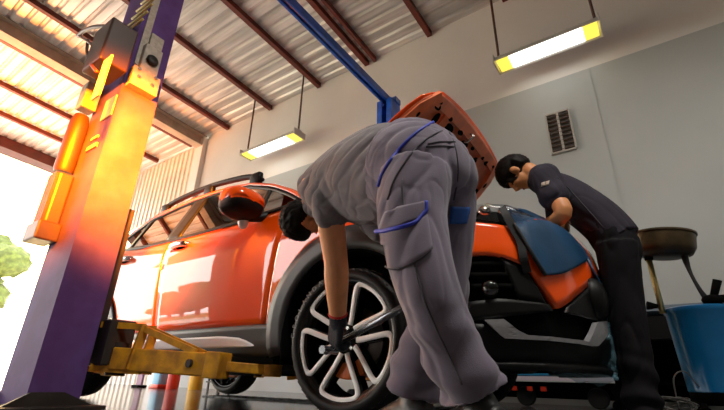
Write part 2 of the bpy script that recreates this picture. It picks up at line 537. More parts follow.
# ------------------------------------------------------------------ wall vent
t = empty('wall_vent', (-.505, YB-.02, 3.09)); tag(t, 'small brown louvred vent on the grey back wall above the mechanic at the bonnet', 'vent')
b = bmesh.new()
W2, H2 = .27, .56
for s in (-1, 1):
    box(b, (s*W2/2, 0, 0), (.02, .04, H2)); box(b, (0, 0, s*H2/2), (W2, .04, .02))
box(b, (0, 0, 0), (.03, .045, H2))
obj('frame', b, M['vent'], t, False)
for i in range(9):
    b = bmesh.new(); box(b, (0, 0, -.24+i*.06), (W2-.02, .03, .045), Matrix.Rotation(R(-35), 3, 'X')); obj('slat', b, M['vent_dark'], t, False)
# ------------------------------------------------------------------ the orange car (local x forward from the front axle, y to the far side)
CO = Vector((-1.29, 2.60, 0))
car = empty('car', CO)
tag(car, 'orange compact SUV with its bonnet raised, standing between the lift posts', 'car')
WR, WZ, WB = .36, .372, 2.86
def Wd(x, z):
    w_ = interp(z, [.25, .35, .47, .6, .8, .95, 1.05, 1.13, 1.20, 1.30], [.80, .845, .866, .884, .898, .903, .897, .882, .856, .81])
    if x < -2.7: w_ -= .22*((x+2.7)/-.95)**2
    if x > .3: w_ -= .12*(x-.3)**2
    return w_
def side(sg, off=0):
    return lambda x, z: Vector((x, sg*(Wd(x, z)+off), z))
BELT = [(-.44, 1.215), (-.7, 1.20), (-1.0, 1.187), (-1.57, 1.182), (-2.2, 1.20), (-2.62, 1.24), (-2.95, 1.30)]
def belt(x): return interp(-x, [-p[0] for p in BELT], [p[1] for p in BELT])
def cut(poly, xa, xb, n=10):
    return [(xa+(xb-xa)*i/n, interp(-(xa+(xb-xa)*i/n), [-p[0] for p in poly], [p[1] for p in poly])) for i in range(n+1)]
def arc(cx, cz, r, a0, a1, n=18):
    return [(cx+r*math.cos(R(a0+(a1-a0)*i/n)), cz+r*math.sin(R(a0+(a1-a0)*i/n))) for i in range(n+1)]
# nose plan curve: arc length s from the side (s=0) to the centreline
PLAN = [(.30, .895), (.5, .885), (.66, .862), (.79, .80), (.90, .70), (.99, .52), (1.06, .28), (1.095, 0)]
PL_S = [0]
for a, b_ in zip(PLAN, PLAN[1:]): PL_S.append(PL_S[-1]+math.dist(a, b_))
SMAX = PL_S[-1]
def nose(sg, off=0):
    def f(s, z):
        x = interp(s, PL_S, [p[0] for p in PLAN]); w_ = interp(s, PL_S, [p[1] for p in PLAN])
        s1, s2 = max(0, s-.06), min(SMAX, s+.06)
        t_ = Vector((interp(s2, PL_S, [p[0] for p in PLAN])-interp(s1, PL_S, [p[0] for p in PLAN]),
                     interp(s2, PL_S, [p[1] for p in PLAN])-interp(s1, PL_S, [p[1] for p in PLAN])))
        if s > SMAX-.02: t_ = Vector((0, -1))
        n_ = Vector((-t_.y, t_.x)).normalized()
        d = interp(z, [.18, .24, .32, .40, .6, .74, .87, .95, 1.02, 1.06], [.14, .06, .012, 0, 0, .004, .03, .07, .15, .26]) - off
        return Vector((x-n_.x*d, sg*(w_-n_.y*d), z))
    return f
def part(name, m, specs, th=0, parent=None, smooth=True):
    """each stretch of the nose skin, on the near and on the far side, is a part of its own"""
    for lo, hi, nu, nv, off in specs:
        for sg in (-1, 1):
            b = bmesh.new(); ruled(b, lo, hi, nu, nv, nose(sg, off))
            o = obj(name, b, m, parent or car, smooth)
            if th: thicken(o, th)
SIDES = ((-1, 'near'), (1, 'far'))
for sg, nm in SIDES:
    S = side(sg)
    S2 = side(sg, .012)
    # doors
    b = bmesh.new()
    ruled(b, cut([(-.605, .472), (-1.765, .482)], -.605, -1.765), cut(BELT, -.475, -1.80), 22, 16, S)
    fd = obj('front_door', b, M['paint'], car); thicken(fd, .02)
    b = bmesh.new()
    lo = [(-1.775, .482), (-2.26, .482)] + arc(-WB, WZ, .565, 11, 75, 12)
    ruled(b, lo, cut(BELT, -1.81, -2.60), 26, 16, S)
    rd = obj('rear_door', b, M['paint'], car); thicken(rd, .02)
    for door, xh in ((fd, -1.60), (rd, -2.42)):
        b = bmesh.new()
        y = sg*(Wd(xh, 1.10)+.022)
        tube(b, [(xh+.10, y-sg*.03, 1.105), (xh+.085, y+sg*.006, 1.105), (xh, y+sg*.016, 1.11), (xh-.085, y+sg*.006, 1.105), (xh-.10, y-sg*.03, 1.105)], [.017, .022, .025, .022, .017], 10, sub=4)
        h = obj('door_handle', b, M['chrome'], door)
        b = bmesh.new()
        bmesh.ops.create_uvsphere(b, u_segments=16, v_segments=8, radius=1, matrix=Matrix.Translation((xh, sg*(Wd(xh, 1.10)-.004), 1.10)) @ Matrix.Diagonal((.075, .012, .03, 1)))
        obj('handle_recess', b, M['matt_black'], door)
    # rear quarter
    b = bmesh.new()
    lo = arc(-WB, WZ, .565, 75, 180, 16) + [(-3.40, .38)]
    ruled(b, lo, [(-2.61, 1.24), (-2.95, 1.30), (-3.35, 1.25), (-3.58, .95), (-3.56, .40)], 26, 10, S)
    thicken(obj('rear_quarter_panel', b, M['paint'], car), .015)
    # front wing
    b = bmesh.new()
    inner = arc(0, WZ, .575, 171, 28, 22)
    outer = [(-.595, .47), (-.53, .9), (-.455, 1.20), (-.38, 1.20), (-.1, 1.13), (.2, 1.055), (.46, .985), (.52, .9), (.55, .68)]
    ruled(b, inner, outer, 30, 10, S)
    thicken(obj('front_wing', b, M['paint'], car), .012)
    # wheel arch cladding and liners
    for cx, a0, a1 in ((0, 188, 8), (-WB, 188, -6)):
        b = bmesh.new()
        ruled(b, arc(cx, WZ, .455, a0, a1, 30), arc(cx, WZ, .585 if cx == 0 else .55, a0, a1, 30), 30, 3, S2, keep=True)
        a_ = obj('wheel_arch_cladding', b, M['clad'], car); thicken(a_, .02)
        b = bmesh.new()
        pts = arc(cx, WZ, .456, 195, -12, 30)
        g = [[b.verts.new((x, sg*yy, z)) for x, z in pts] for yy in (.875, .60)]
        for i in range(30): b.faces.new((g[0][i], g[0][i+1], g[1][i+1], g[1][i]))
        thicken(obj('wheel_arch_liner', b, M['matt_black'], car), .006)
    # sill cladding and bright sill strip
    b = bmesh.new()
    ruled(b, [(-.50, .30), (-2.28, .29)], [(-.50, .47), (-.60, .475), (-2.28, .478)], 20, 6, side(sg, .006))
    sk = obj('sill_cladding', b, M['clad'], car); thicken(sk, .03)
    b = bmesh.new()
    ruled(b, [(-.69, .352), (-.72, .350), (-1.2, .350), (-2.28, .352)], [(-.70, .362), (-.80, .40), (-1.0, .417), (-2.28, .424)], 24, 6, side(sg, .03))
    thicken(obj('sill_strip', b, M['silver'], sk), .03)
    # greenhouse: windows, pillars, frame
    def G(x, z, off=0, sg=sg): return Vector((x, sg*(.862-(z-1.18)*.42+off-max(0, (-x-2.5))*.10), z))
    DRIP = [(-.40, 1.235), (-.62, 1.375), (-.85, 1.495), (-1.15, 1.595), (-1.5, 1.645), (-2.0, 1.645), (-2.5, 1.572), (-2.9, 1.43), (-3.12, 1.315)]
    def drip(xa, xb, dz=0): return [(x, z+dz) for x, z in cut(DRIP, xa, xb, 14)]
    def bl(xa, xb, dz=0): return [(x, belt(x)+dz) for x in [xa+(xb-xa)*i/14 for i in range(15)]]
    for nm_, xa, xb, ta, tb, m_ in (('front_quarter_glass', -.60, -.80, -.64, -.82, M['glass']), ('front_door_glass', -.83, -1.73, -.85, -1.70, M['glass']),
                                ('rear_door_glass', -1.92, -2.52, -1.86, -2.44, M['glass']), ('rear_quarter_glass', -2.57, -2.92, -2.50, -2.84, M['glass'])):
        b = bmesh.new()
        ruled(b, bl(xa, xb, .012), drip(ta, tb, -.03), 14, 8, lambda x, z: G(x, z, -.004))
        obj(nm_, b, m_, {'front_door_glass': fd, 'front_quarter_glass': fd, 'rear_door_glass': rd}.get(nm_, car))
    for nm_, xa, xb, ta, tb in (('mirror_pillar', -.79, -.84, -.81, -.86), ('centre_pillar', -1.72, -1.93, -1.69, -1.87), ('rear_pillar', -2.51, -2.58, -2.43, -2.51)):
        b = bmesh.new()
        ruled(b, bl(xa, xb), drip(ta, tb, -.02), 4, 8, lambda x, z: G(x, z, .003))
        thicken(obj(nm_, b, M['black_plastic'], car), .03)
    b = bmesh.new()   # black window surround along the drip line
    ruled(b, drip(-.42, -2.98, -.034), drip(-.40, -3.05, -.006), 40, 1, lambda x, z: G(x, z, .004))
    thicken(obj('window_surround', b, M['black_plastic'], car), .015)
    b = bmesh.new()   # belt moulding
    ruled(b, bl(-.44, -2.95, -.010), bl(-.44, -2.95, .018), 40, 1, lambda x, z: G(x, z, .010))
    thicken(obj('belt_moulding', b, M['black_plastic'], car), .015)
    # windscreen pillar and roof side (orange band between the windows and the roof)
    def TOP(x): return interp(-x, [.36, .6, .85, 1.15, 1.5, 2.0, 2.5, 2.9, 3.2], [1.20, 1.375, 1.50, 1.612, 1.675, 1.69, 1.635, 1.53, 1.40])
    b = bmesh.new()
    nn = 40
    g = []
    for i in range(nn+1):
        x = -.36-(3.1-.36)*i/nn
        zd = interp(-x, [-p[0] for p in DRIP], [p[1] for p in DRIP])-.006
        a = G(x, zd); tz = TOP(x)
        c_ = Vector((x+.02, sg*(abs(a.y)-.075), tz+.012))
        mid = (a+c_)/2+Vector((0, sg*.018, .014))
        g.append([b.verts.new(p) for p in (a, a.lerp(mid, .5)+Vector((0, sg*.006, .003)), mid, mid.lerp(c_, .5)+Vector((0, sg*.002, .006)), c_)])
    for i in range(nn):
        for j in range(4): b.faces.new((g[i][j], g[i+1][j], g[i+1][j+1], g[i][j+1]))
    thicken(obj('roof_side', b, M['paint'], car), .015)
    # roof rail
    b = bmesh.new()
    pts = [(-1.10, 1.66), (-1.20, 1.715), (-1.42, 1.752), (-1.8, 1.778), (-2.2, 1.762), (-2.46, 1.735), (-2.56, 1.68)]
    tube(b, [(x, sg*(.605-max(0, -x-2.3)*.05), z) for x, z in pts], [.018, .024, .026, .026, .026, .024, .018], 10, sub=5)
    rl = obj('roof_rail', b, M['black_plastic'], car)
    for x in (-1.18, -1.80, -2.48):
        b = bmesh.new(); box(b, (x, sg*.605, interp(-x, [1.1, 1.8, 2.5], [1.685, 1.735, 1.695])), (.12, .05, .10), bevel=.015); obj('rail_foot', b, M['black_plastic'], rl)
    # door mirror
    b = bmesh.new()
    mc = Vector((-.76, sg*1.035, 1.215))
    bmesh.ops.create_uvsphere(b, u_segments=28, v_segments=18, radius=1, matrix=Matrix.Translation(mc) @ Matrix.Rotation(R(-8), 4, 'Y') @ Matrix.Diagonal((.125, .145, .098, 1)))
    for v in b.verts:
        q = v.co-mc
        n3 = [q.x/.125, q.y/.145, q.z/.098]; l4 = sum(abs(t_)**3.2 for t_ in n3)**(1/3.2); l2 = math.sqrt(sum(t_*t_ for t_ in n3))
        v.co = mc+q*(l2/l4)*.95
        v.co.z -= .10*(v.co.x-mc.x)*(1 if v.co.z > mc.z else -1)
        if v.co.x < mc.x-.05: v.co.x = mc.x-.05+(v.co.x-mc.x+.05)*.3
    me_ = obj('mirror_shell', b, [M['paint'], M['black_plastic']], car)
    for p in me_.data.polygons:
        if p.center.z < mc.z-.012 or p.center.x < mc.x-.055: p.material_index = 1
    b = bmesh.new()
    bmesh.ops.create_uvsphere(b, u_segments=20, v_segments=10, radius=1, matrix=Matrix.Translation(mc+Vector((-.074, 0, 0))) @ Matrix.Diagonal((.008, .12, .078, 1)))
    obj('mirror_glass', b, M['chrome'], me_)
    b = bmesh.new(); tube(b, [(-.76, sg*.96, 1.15), (-.74, sg*.90, 1.16), (-.72, sg*.83, 1.19)], [.035, .03, .04], 10, sub=3)
    obj('mirror_arm', b, M['black_plastic'], me_)
    b = bmesh.new(); bmesh.ops.create_uvsphere(b, u_segments=12, v_segments=8, radius=1, matrix=Matrix.Translation((-.80, sg*.97, 1.115)) @ Matrix.Diagonal((.035, .035, .045, 1)))
    tag(obj('mirror_lamp', b, M['silver'], me_), 'pale lamp under the mirror')
# roof, windscreen, rear screen
b = bmesh.new()
g = []
for i in range(21):
    x = -1.16-(3.0-1.16)*i/20
    zt = TOP(x)+.012; yw = .862-(interp(-x, [-p[0] for p in DRIP], [p[1] for p in DRIP])-1.186)*.42-.075-max(0, (-x-2.5))*.10
    g.append([b.verts.new((x+.02, yw*k/8, zt+.05*(1-(k/8)**2))) for k in range(-8, 9)])
for i in range(20):
    for j in range(16): b.faces.new((g[i][j], g[i+1][j], g[i+1][j+1], g[i][j+1]))
thicken(obj('roof_panel', b, M['paint'], car), .015)
def screen(name, xa, xb, m_):
    b = bmesh.new(); g = []
    for i in range(9):
        x = xa+(xb-xa)*i/8
        zt = TOP(x)+.008; yw = .862-(interp(-x, [-p[0] for p in DRIP], [p[1] for p in DRIP])-1.186)*.42-.08-max(0, (-x-2.5))*.10
        g.append([b.verts.new((x+.02+.10*(1-(k/8)**2)*(1 if xa > -2 else -1), yw*k/8, zt+.03*(1-(k/8)**2))) for k in range(-8, 9)])
    for i in range(8):
        for j in range(16): b.faces.new((g[i][j], g[i+1][j], g[i+1][j+1], g[i][j+1]))
    obj(name, b, m_, car)
screen('windscreen', -.36, -1.16, M['glass'])
screen('rear_screen', -3.0, -3.2, M['glass'])
b = bmesh.new()   # tailgate
g = []
for z, x, w_ in ((1.40, -3.2, .70), (1.2, -3.5, .76), (.95, -3.62, .78), (.6, -3.62, .76), (.38, -3.55, .70)):
    g.append([b.verts.new((x-.05*(1-(k/6)**2), w_*k/6, z)) for k in range(-6, 7)])
for i in range(4):
    for j in range(12): b.faces.new((g[i][j], g[i+1][j], g[i+1][j+1], g[i][j+1]))
thicken(obj('tailgate', b, M['paint'], car), .02)
# interior and underbody
b = bmesh.new(); box(b, (-1.6, 0, .60), (2.6, 1.55, .25)); box(b, (-.62, 0, 1.02), (.35, 1.45, .30), bevel=.06); obj('cabin_floor', b, M['interior'], car, False)
for x in (-1.62, -2.45):
    for y in (-.40, .40):
        b = bmesh.new()
        box(b, (x+.15, y, .80), (.5, .48, .18), bevel=.06); box(b, (x-.16, y, 1.10), (.16, .46, .60), Matrix.Rotation(R(-14), 3, 'Y'), bevel=.06)
        box(b, (x-.25, y, 1.46), (.09, .26, .16), bevel=.035)
        obj('seat', b, M['seat'], car)
b = bmesh.new()
box(b, (-1.4, 0, .33), (3.9, 1.36, .16), bevel=.05); box(b, (.25, 0, .36), (1.0, 1.1, .14), bevel=.05); box(b, (-WB, 0, .36), (.12, 1.3, .12)); box(b, (0, 0, .33), (.2, 1.25, .08))
tube(b, [(-.6, .2, .24), (-2.2, .25, .24), (-3.1, .4, .26)], .035, 8)
obj('underbody', b, M['under'], car)
# ---------------- front end
def poly2(lo, hi, nu=16, nv=6, off=0): return (lo, hi, nu, nv, off)
part('bumper_core', M['matt_black'], [poly2([(.05, .26), (SMAX, .26)], [(.05, .96), (SMAX, .96)], 40, 24, -.035)], .01)
part('bumper_skin', M['paint'], [
    poly2([(.27, .70), (.36, .71), (.45, .712), (.54, .69), (.60, .665), (.76, .485), (1.02, .61), (1.16, .68), (SMAX, .73)], [(.27, .905), (.36, .885), (.45, .868), (.55, .855), (.62, .87), (.8, .94), (1.0, .96), (1.16, .965), (SMAX, .97)], 46, 10),
    poly2([(.20, .50), (.30, .50)], [(.18, .70), (.335, .70)], 6, 6)], .03)
# near black corner: recess walls, fog lamp, slats
part('fog_lamp_surround', M['black_plastic'], [
    poly2([(.32, .42), (.48, .44), (.72, .475)], [(.33, .50), (.46, .515), (.70, .50)], 14, 4, .004),
    poly2([(.56, .52), (.70, .50)], [(.50, .70), (.60, .665)], 8, 6, -.008)], .03)
for z in (.56, .61, .66):
    part('air_slat', M['matt_black'], [poly2([(.36, z), (.56, z)], [(.36, z+.022), (.55, z+.022)], 8, 1, -.012)], .02)
for sg in (-1, 1):
    b = bmesh.new(); q = nose(sg, -.012)(.44, .56)
    bmesh.ops.create_uvsphere(b, u_segments=16, v_segments=10, radius=.04, matrix=Matrix.Translation(q))
    obj('fog_lamp', b, M['clear'], car)
# grille and the pointed black centre
part('grille', M['black_plastic'], [poly2([(.80, .475), (1.0, .47), (1.16, .47), (SMAX, .47)], [(.82, .50), (1.02, .60), (1.16, .67), (SMAX, .72)], 20, 8, .004)], .03)
for sg in (-1, 1):
    for s_, z_, q in ((1.12, .575, .10),):
        b = bmesh.new()
        c_ = nose(sg, .0)(s_, z_)
        bmesh.ops.create_uvsphere(b, u_segments=20, v_segments=12, radius=1, matrix=Matrix.Translation(c_) @ Matrix.Rotation(R(10*sg), 4, 'Z') @ Matrix.Diagonal((.055, .075, .105, 1)))
        obj('grille_horn', b, M['black_plastic'], car)
for z in (.52, .57, .62, .66):
    part('grille_bar', M['clad'], [poly2([(1.14, z), (SMAX, z)], [(1.14, z+.014), (SMAX, z+.014)], 6, 1, .02)], .015)
# silver-grey trim with turned up ends, and the black lower lip
part('bumper_trim', M['skid'], [
    poly2([(.40, .425), (.47, .352), (.54, .350)], [(.475, .428), (.525, .385), (.57, .366)], 8, 3, .02),
    poly2([(.54, .350), (.97, .345)], [(.57, .366), (.93, .362)], 16, 3, .02),
    poly2([(.93, .345), (1.02, .348), (1.16, .42)], [(.93, .362), (1.04, .455), (1.18, .475)], 10, 3, .02)], .025, smooth=False)
part('lower_lip', M['black_plastic'], [poly2([(.28, .245), (SMAX, .235)], [(.28, .41), (.40, .41), (.52, .36), (1.0, .36), (SMAX, .42)], 40, 6, .004)], .03)
part('splitter', M['black_plastic'], [poly2([(.34, .232), (SMAX, .232)], [(.34, .252), (SMAX, .252)], 40, 1, .04)], .03)
# headlamps
for sg, nm in SIDES:
    b = bmesh.new(); ruled(b, [(.34, .905), (.42, .892), (.52, .87), (.62, .885), (.74, .935)], [(.34, .96), (.42, 1.0), (.52, 1.03), (.62, 1.035), (.76, 1.03)], 16, 6, nose(sg, -.06))
    hb = obj('headlamp', b, M['grey_eng'], car); thicken(hb, .02)
    b = bmesh.new(); ruled(b, [(.34, .905), (.42, .892), (.52, .87), (.62, .885), (.74, .935)], [(.34, .96), (.42, 1.0), (.52, 1.03), (.62, 1.035), (.76, 1.03)], 16, 6, nose(sg, .002))
    obj('headlamp_lens', b, M['clear'], hb)
    for s_ in (.47, .60):
        b = bmesh.new(); q = nose(sg, -.04)(s_, .955); bmesh.ops.create_uvsphere(b, u_segments=16, v_segments=10, radius=.034, matrix=Matrix.Translation(q)); obj('headlamp_bulb', b, M['chrome'], hb)
# engine bay
b = bmesh.new()
box(b, (.22, 0, .80), (1.0, 1.35, .24)); box(b, (-.40, 0, .98), (.12, 1.5, .36))
obj('engine_bay', b, M['matt_black'], car, False)
b = bmesh.new(); box(b, (.25, .05, .97), (.55, .62, .10), bevel=.03); box(b, (.42, -.48, .95), (.26, .20, .18), bevel=.01); obj('engine_cover', b, M['grey_eng'], car, False)
b = bmesh.new(); tube(b, [(-.12, -.66, 1.04), (.02, -.4, 1.07), (.02, .4, 1.07), (-.12, .66, 1.04)], .02, 8); obj('strut_brace', b, M['silver'], car)
for sg in (-1, 1):
    b = bmesh.new(); box(b, (.08, sg*.80, 1.03), (.95, .05, .07), Matrix.Rotation(R(9), 3, 'Y'), bevel=.02); obj('wing_rail', b, M['paint_in'], car)
b = bmesh.new(); tube(b, [(.62, -.62, .98), (.80, -.45, 1.0), (.9, 0, 1.0), (.80, .45, 1.0), (.62, .62, .98)], .03, 8, sub=4); obj('bonnet_slam_panel', b, M['black_plastic'], car)
# raised bonnet: outer skin, inner panel, ribs, holes
HA, HB = Vector((-.38, 0, 1.15)), Vector((.46, 0, 1.905))
hd = (HB-HA); HL = hd.length; hd.normalize(); hn = Vector((hd.z, 0, -hd.x))   # hn: underside
HW = [(0, .79), (.3, .775), (.6, .745), (.8, .71), (.92, .665), (1.0, .54), (1.035, .25), (1.045, 0)]
def HWd(u): return interp(u, [p[0] for p in HW], [p[1] for p in HW])
def hp(u, v, off=0):
    """u along the bonnet 0..1, v across -1..1"""
    w_ = HWd(min(u, 1.0))
    uu = u+.045*(1-abs(v)**2.2)*smoothstep(.5, 1, u)
    crown = .045*(1-v*v)+.03*math.sin(math.pi*min(1, u))
    return HA+hd*(HL*uu)+Vector((0, w_*v, 0))-hn*(crown-off)
def hgrid(off, n=20, k=20, umin=0, umax=1, vm=1):
    b = bmesh.new()
    g = [[b.verts.new(hp(umin+(umax-umin)*i/n, vm*(2*j/k-1), off)) for j in range(k+1)] for i in range(n+1)]
    for i in range(n):
        for j in range(k): b.faces.new((g[i][j], g[i+1][j], g[i+1][j+1], g[i][j+1]))
    return b
bonnet = obj('bonnet', hgrid(0), M['paint'], car); thicken(bonnet, .008)
def hbox(b, u0, v0, u1, v1, wd, th, off, bev=.006):
    n = 8
    pts = [hp(u0+(u1-u0)*i/n, v0+(v1-v0)*i/n, off) for i in range(n+1)]
    for a, c_ in zip(pts, pts[1:]): bar(b, a, c_+(c_-a)*.1, wd, th, up=hn)
b = hgrid(.018, vm=.965, umin=.02, umax=.98)
ip = obj('bonnet_inner_panel', b, M['paint_in'], bonnet); thicken(ip, .006)
b = bmesh.new()
for v0, u0, v1, u1 in ((-.90, .05, -.90, .95), (.90, .05, .90, .95), (-.9, .93, .9, .93), (-.9, .08, .9, .08), (-.05, .08, -.5, .9), (.05, .08, .5, .9), (-.5, .5, .5, .5), (-.85, .1, -.3, .5), (.85, .1, .3, .5)):
    hbox(b, u0, v0, u1, v1, .075, .028, .03)
obj('bonnet_rib', b, M['paint_in'], bonnet, False)
rim_pts = [hp(.04+.90*i/20, -.93, .024) for i in range(21)]+[hp(.95, -.93+1.86*i/20, .024) for i in range(1, 20)]+[hp(.94-.90*i/20, .93, .024) for i in range(21)]
b = bmesh.new(); tube(b, rim_pts, .008, 6); obj('bonnet_seal', b, M['matt_black'], bonnet)
random.seed(3)
for k, (u, v, a_, c_) in enumerate([(.84, -.62, .05, .025), (.86, -.35, .03, .05), (.86, .05, .03, .05), (.84, .40, .04, .03), (.72, .80, .03, .05), (.60, .82, .025, .04), (.45, .80, .03, .05), (.3, .82, .02, .04),
                       (.72, -.78, .03, .05), (.55, -.8, .02, .04), (.68, .1, .06, .03), (.68, -.22, .06, .03), (.35, -.5, .05, .05), (.35, .5, .05, .05), (.9, .62, .02, .03), (.9, -.75, .02, .03), (.5, .68, .02, .02), (.78, .62, .015, .03), (.90, -.45, .016, .022), (.89, -.15, .018, .03), (.885, .22, .014, .02), (.9, .5, .014, .022), (.80, -.86, .02, .012), (.93, -.80, .012, .02), (.66, -.88, .03, .012), (.93, .80, .012, .02), (.80, .87, .025, .014), (.66, .88, .02, .012), (.76, -.45, .022, .022), (.76, .30, .022, .03), (.6, -.62, .03, .02), (.6, .62, .06, .05)]):
    b = bmesh.new()
    q = hp(u, v, .045 if abs(v) > .7 or u > .8 else .03)
    rot = Matrix((hd, Vector((0, 1, 0)), -hn)).transposed()
    lathe(b, [(1, -.004), (1, .004)], n=14, mat=(rot @ Matrix.Diagonal((a_, c_, 1))))
    bmesh.ops.translate(b, verts=b.verts, vec=q)
    obj('panel_hole', b, M['matt_black'], bonnet, False)
b = bmesh.new(); tube(b, [hp(.93, 0, .03), hp(.93, 0, .08), hp(.88, 0, .08), hp(.86, 0, .03)], .008, 8); obj('bonnet_latch', b, M['steel'], bonnet)
b = bmesh.new(); tube(b, [hp(.55, .86, .04), Vector((.20, .72, 1.05))], .008, 8); obj('bonnet_stay', b, M['dark_steel'], bonnet)
# ---------------- wheels
def make_wheel():
    t = empty('wheel', (0, 0, 0))
    b = bmesh.new()
    prof = [(.287, .095), (.295, .110), (.31, .118), (.335, .108), (.350, .088), (.3585, .06), (.36, .02), (.36, -.02), (.3585, -.06), (.350, -.088), (.335, -.108), (.31, -.118), (.295, -.110), (.287, -.095), (.287, .095)]
    lathe(b, prof, axis='Y', n=72)
    ty = obj('tyre', b, M['rubber'], t)
    for yy in (-.07, -.035, 0, .035, .07):
        pass
    b = bmesh.new()
    for k in range(48):      # tread blocks
        a = 2*math.pi*k/48
        for yy, q in ((-.075, .05), (-.025, .04), (.025, .04), (.075, .05)):
            rot = Matrix.Rotation(-a, 3, 'Y')
            box(b, rot @ Vector((.3565 if abs(yy) < .05 else .342, yy, 0)), (.012, q*.8, .034), rot @ Matrix.Rotation(R(14 if yy > 0 else -14), 3, 'X'))
    obj('tread', b, M['rubber'], ty, False)
    # barrel, disc
    b = bmesh.new(); lathe(b, [(.290, -.10), (.290, .100), (.276, .105), (.269, .09), (.264, -.09), (.290, -.10)], axis='Y', n=64); rm = obj('rim', b, M['rim_black'], t)
    b = bmesh.new(); lathe(b, [(.05, .0), (.165, .0), (.165, .02), (.05, .02), (.05, 0)], axis='Y', n=40); obj('brake_disc', b, M['disc'], t)
    b = bmesh.new()
    for a in range(-28, 29, 8):
        box(b, (.15*math.sin(R(a)), -.02, -.15*math.cos(R(a))), (.03, .08, .075), Matrix.Rotation(R(-a), 3, 'Y'), bevel=.006)
    obj('brake_caliper', b, M['caliper'], t)
    b = bmesh.new(); lathe(b, [(.0, -.075), (.03, -.078), (.034, -.07), (.06, -.066), (.085, -.05), (.09, .0), (.0, .0)], axis='Y', n=32); obj('hub', b, M['rim_black'], rm)
    b = bmesh.new(); lathe(b, [(0, -.084), (.024, -.084), (.028, -.076), (.028, -.06), (0, -.06)], axis='Y', n=24); obj('hub_cap', b, M['rim_black'], rm)
    for k in range(5):
        a0 = R(-93+72*k)
        def pol(r_, da, y): 
            a = a0+da
            return Vector((r_*math.cos(a), y, r_*math.sin(a)))
        # black backing spoke pair, then the machined white U on its face
        b = bmesh.new()
        path = [(.070, -.22), (.12, -.33), (.18, -.41), (.245, -.45), (.274, -.40), (.279, -.2), (.279, .1), (.277, .32), (.255, .41), (.20, .40), (.135, .35), (.070, .25)]
        pp = catmull([Vector((p[0], p[1], 0)) for p in path], 5)
        for q0, q1 in zip(pp, pp[1:]):
            a_, c_ = pol(q0.x, q0.y, -.046), pol(q1.x, q1.y, -.046)
            bar(b, a_, c_+(c_-a_)*.25, .034, .05, up=Vector((0, 1, 0)))
        sp = obj('spoke', b, M['rim_black'], rm, False)
        b = bmesh.new()
        n2 = len(pp)
        ring = []
        for i, q in enumerate(pp):
            d = (pol(*pp[min(i+1, n2-1)].xy, 0)-pol(*pp[max(i-1, 0)].xy, 0)).normalized()
            s_ = Vector((0, 1, 0)).cross(d)
            c_ = pol(q.x, q.y, -.096)
            hw = .0140
            dish = -.0+.012*(1-min(1, q.x/.26))
            ring.append([b.verts.new(c_+s_*hw+Vector((0, .004+dish, 0))), b.verts.new(c_+s_*hw*.8+Vector((0, -.002+dish, 0))), b.verts.new(c_-s_*hw*.8+Vector((0, -.002+dish, 0))), b.verts.new(c_-s_*hw+Vector((0, .004+dish, 0)))])
        for A, B in zip(ring, ring[1:]):
            for j in range(3): b.faces.new((A[j], A[j+1], B[j+1], B[j]))
        tag(obj('spoke_face', b, M['rim_white'], sp), 'white machined spoke loop')
        b = bmesh.new(); lathe(b, [(0, -.072), (.010, -.072), (.012, -.05), (0, -.05)], c=(pol(.052, R(36), 0)), axis='Y', n=6); obj('wheel_nut', b, M['steel'], rm, False)
    return t
wheel = make_wheel()
def letters(text, parent, r_, a_start, step):
    """raised lettering round the tyre sidewall"""
    b = bmesh.new()
    for i, ch in enumerate(text):
        cu = bpy.data.curves.new('letter', 'FONT'); cu.body = ch; cu.size = .036; cu.extrude = .0015; cu.align_x = 'CENTER'; cu.align_y = 'CENTER'
        to = bpy.data.objects.new('letter', cu); COL.objects.link(to)
        dg = bpy.context.evaluated_depsgraph_get()
        me = bpy.data.meshes.new_from_object(to.evaluated_get(dg))
        bpy.data.objects.remove(to)
        a = a_start-step*i
        # letter plane: local x -> tangent (clockwise), y -> radial out, z -> -Y (towards the viewer)
        tang = Vector((math.sin(a), 0, -math.cos(a))); rad = Vector((math.cos(a), 0, math.sin(a)))
        mm = Matrix((tang*1.15, rad, Vector((0, -1, 0)))).transposed().to_4x4()
        mm.translation = rad*r_+Vector((0, -.1178, 0))
        me.transform(mm)
        b.from_mesh(me)
    obj('tyre_lettering', b, M['letter'], parent, False)
for o in wheel.children:
    if o.name == 'tyre': letters('GEOLANDAR', o, .322, R(176), R(8.2))
def copy_tree(o, parent=None):
    c = o.copy(); COL.objects.link(c); c.parent = parent
    for ch in list(o.children): copy_tree(ch, c)
    return c
WPOS = [(0, -.80, WZ, 0), (-WB, -.80, WZ, 0), (0, .80, WZ, math.pi), (-WB, .80, WZ, math.pi)]
ws = [wheel]+[copy_tree(wheel) for _ in range(3)]
for o, (x, y, z, rz) in zip(ws, WPOS):
    o.parent = car; o.location = (x, y, z); o.rotation_euler = (0, 0, rz)
    # keep car > wheel > piece: lift the third level up to the wheel where it goes deeper
def flatten(wl):
    for ch in list(wl.children):
        for g in list(ch.children):
            g.parent = wl
            for gg in list(g.children): gg.parent = wl
for o in ws: flatten(o)
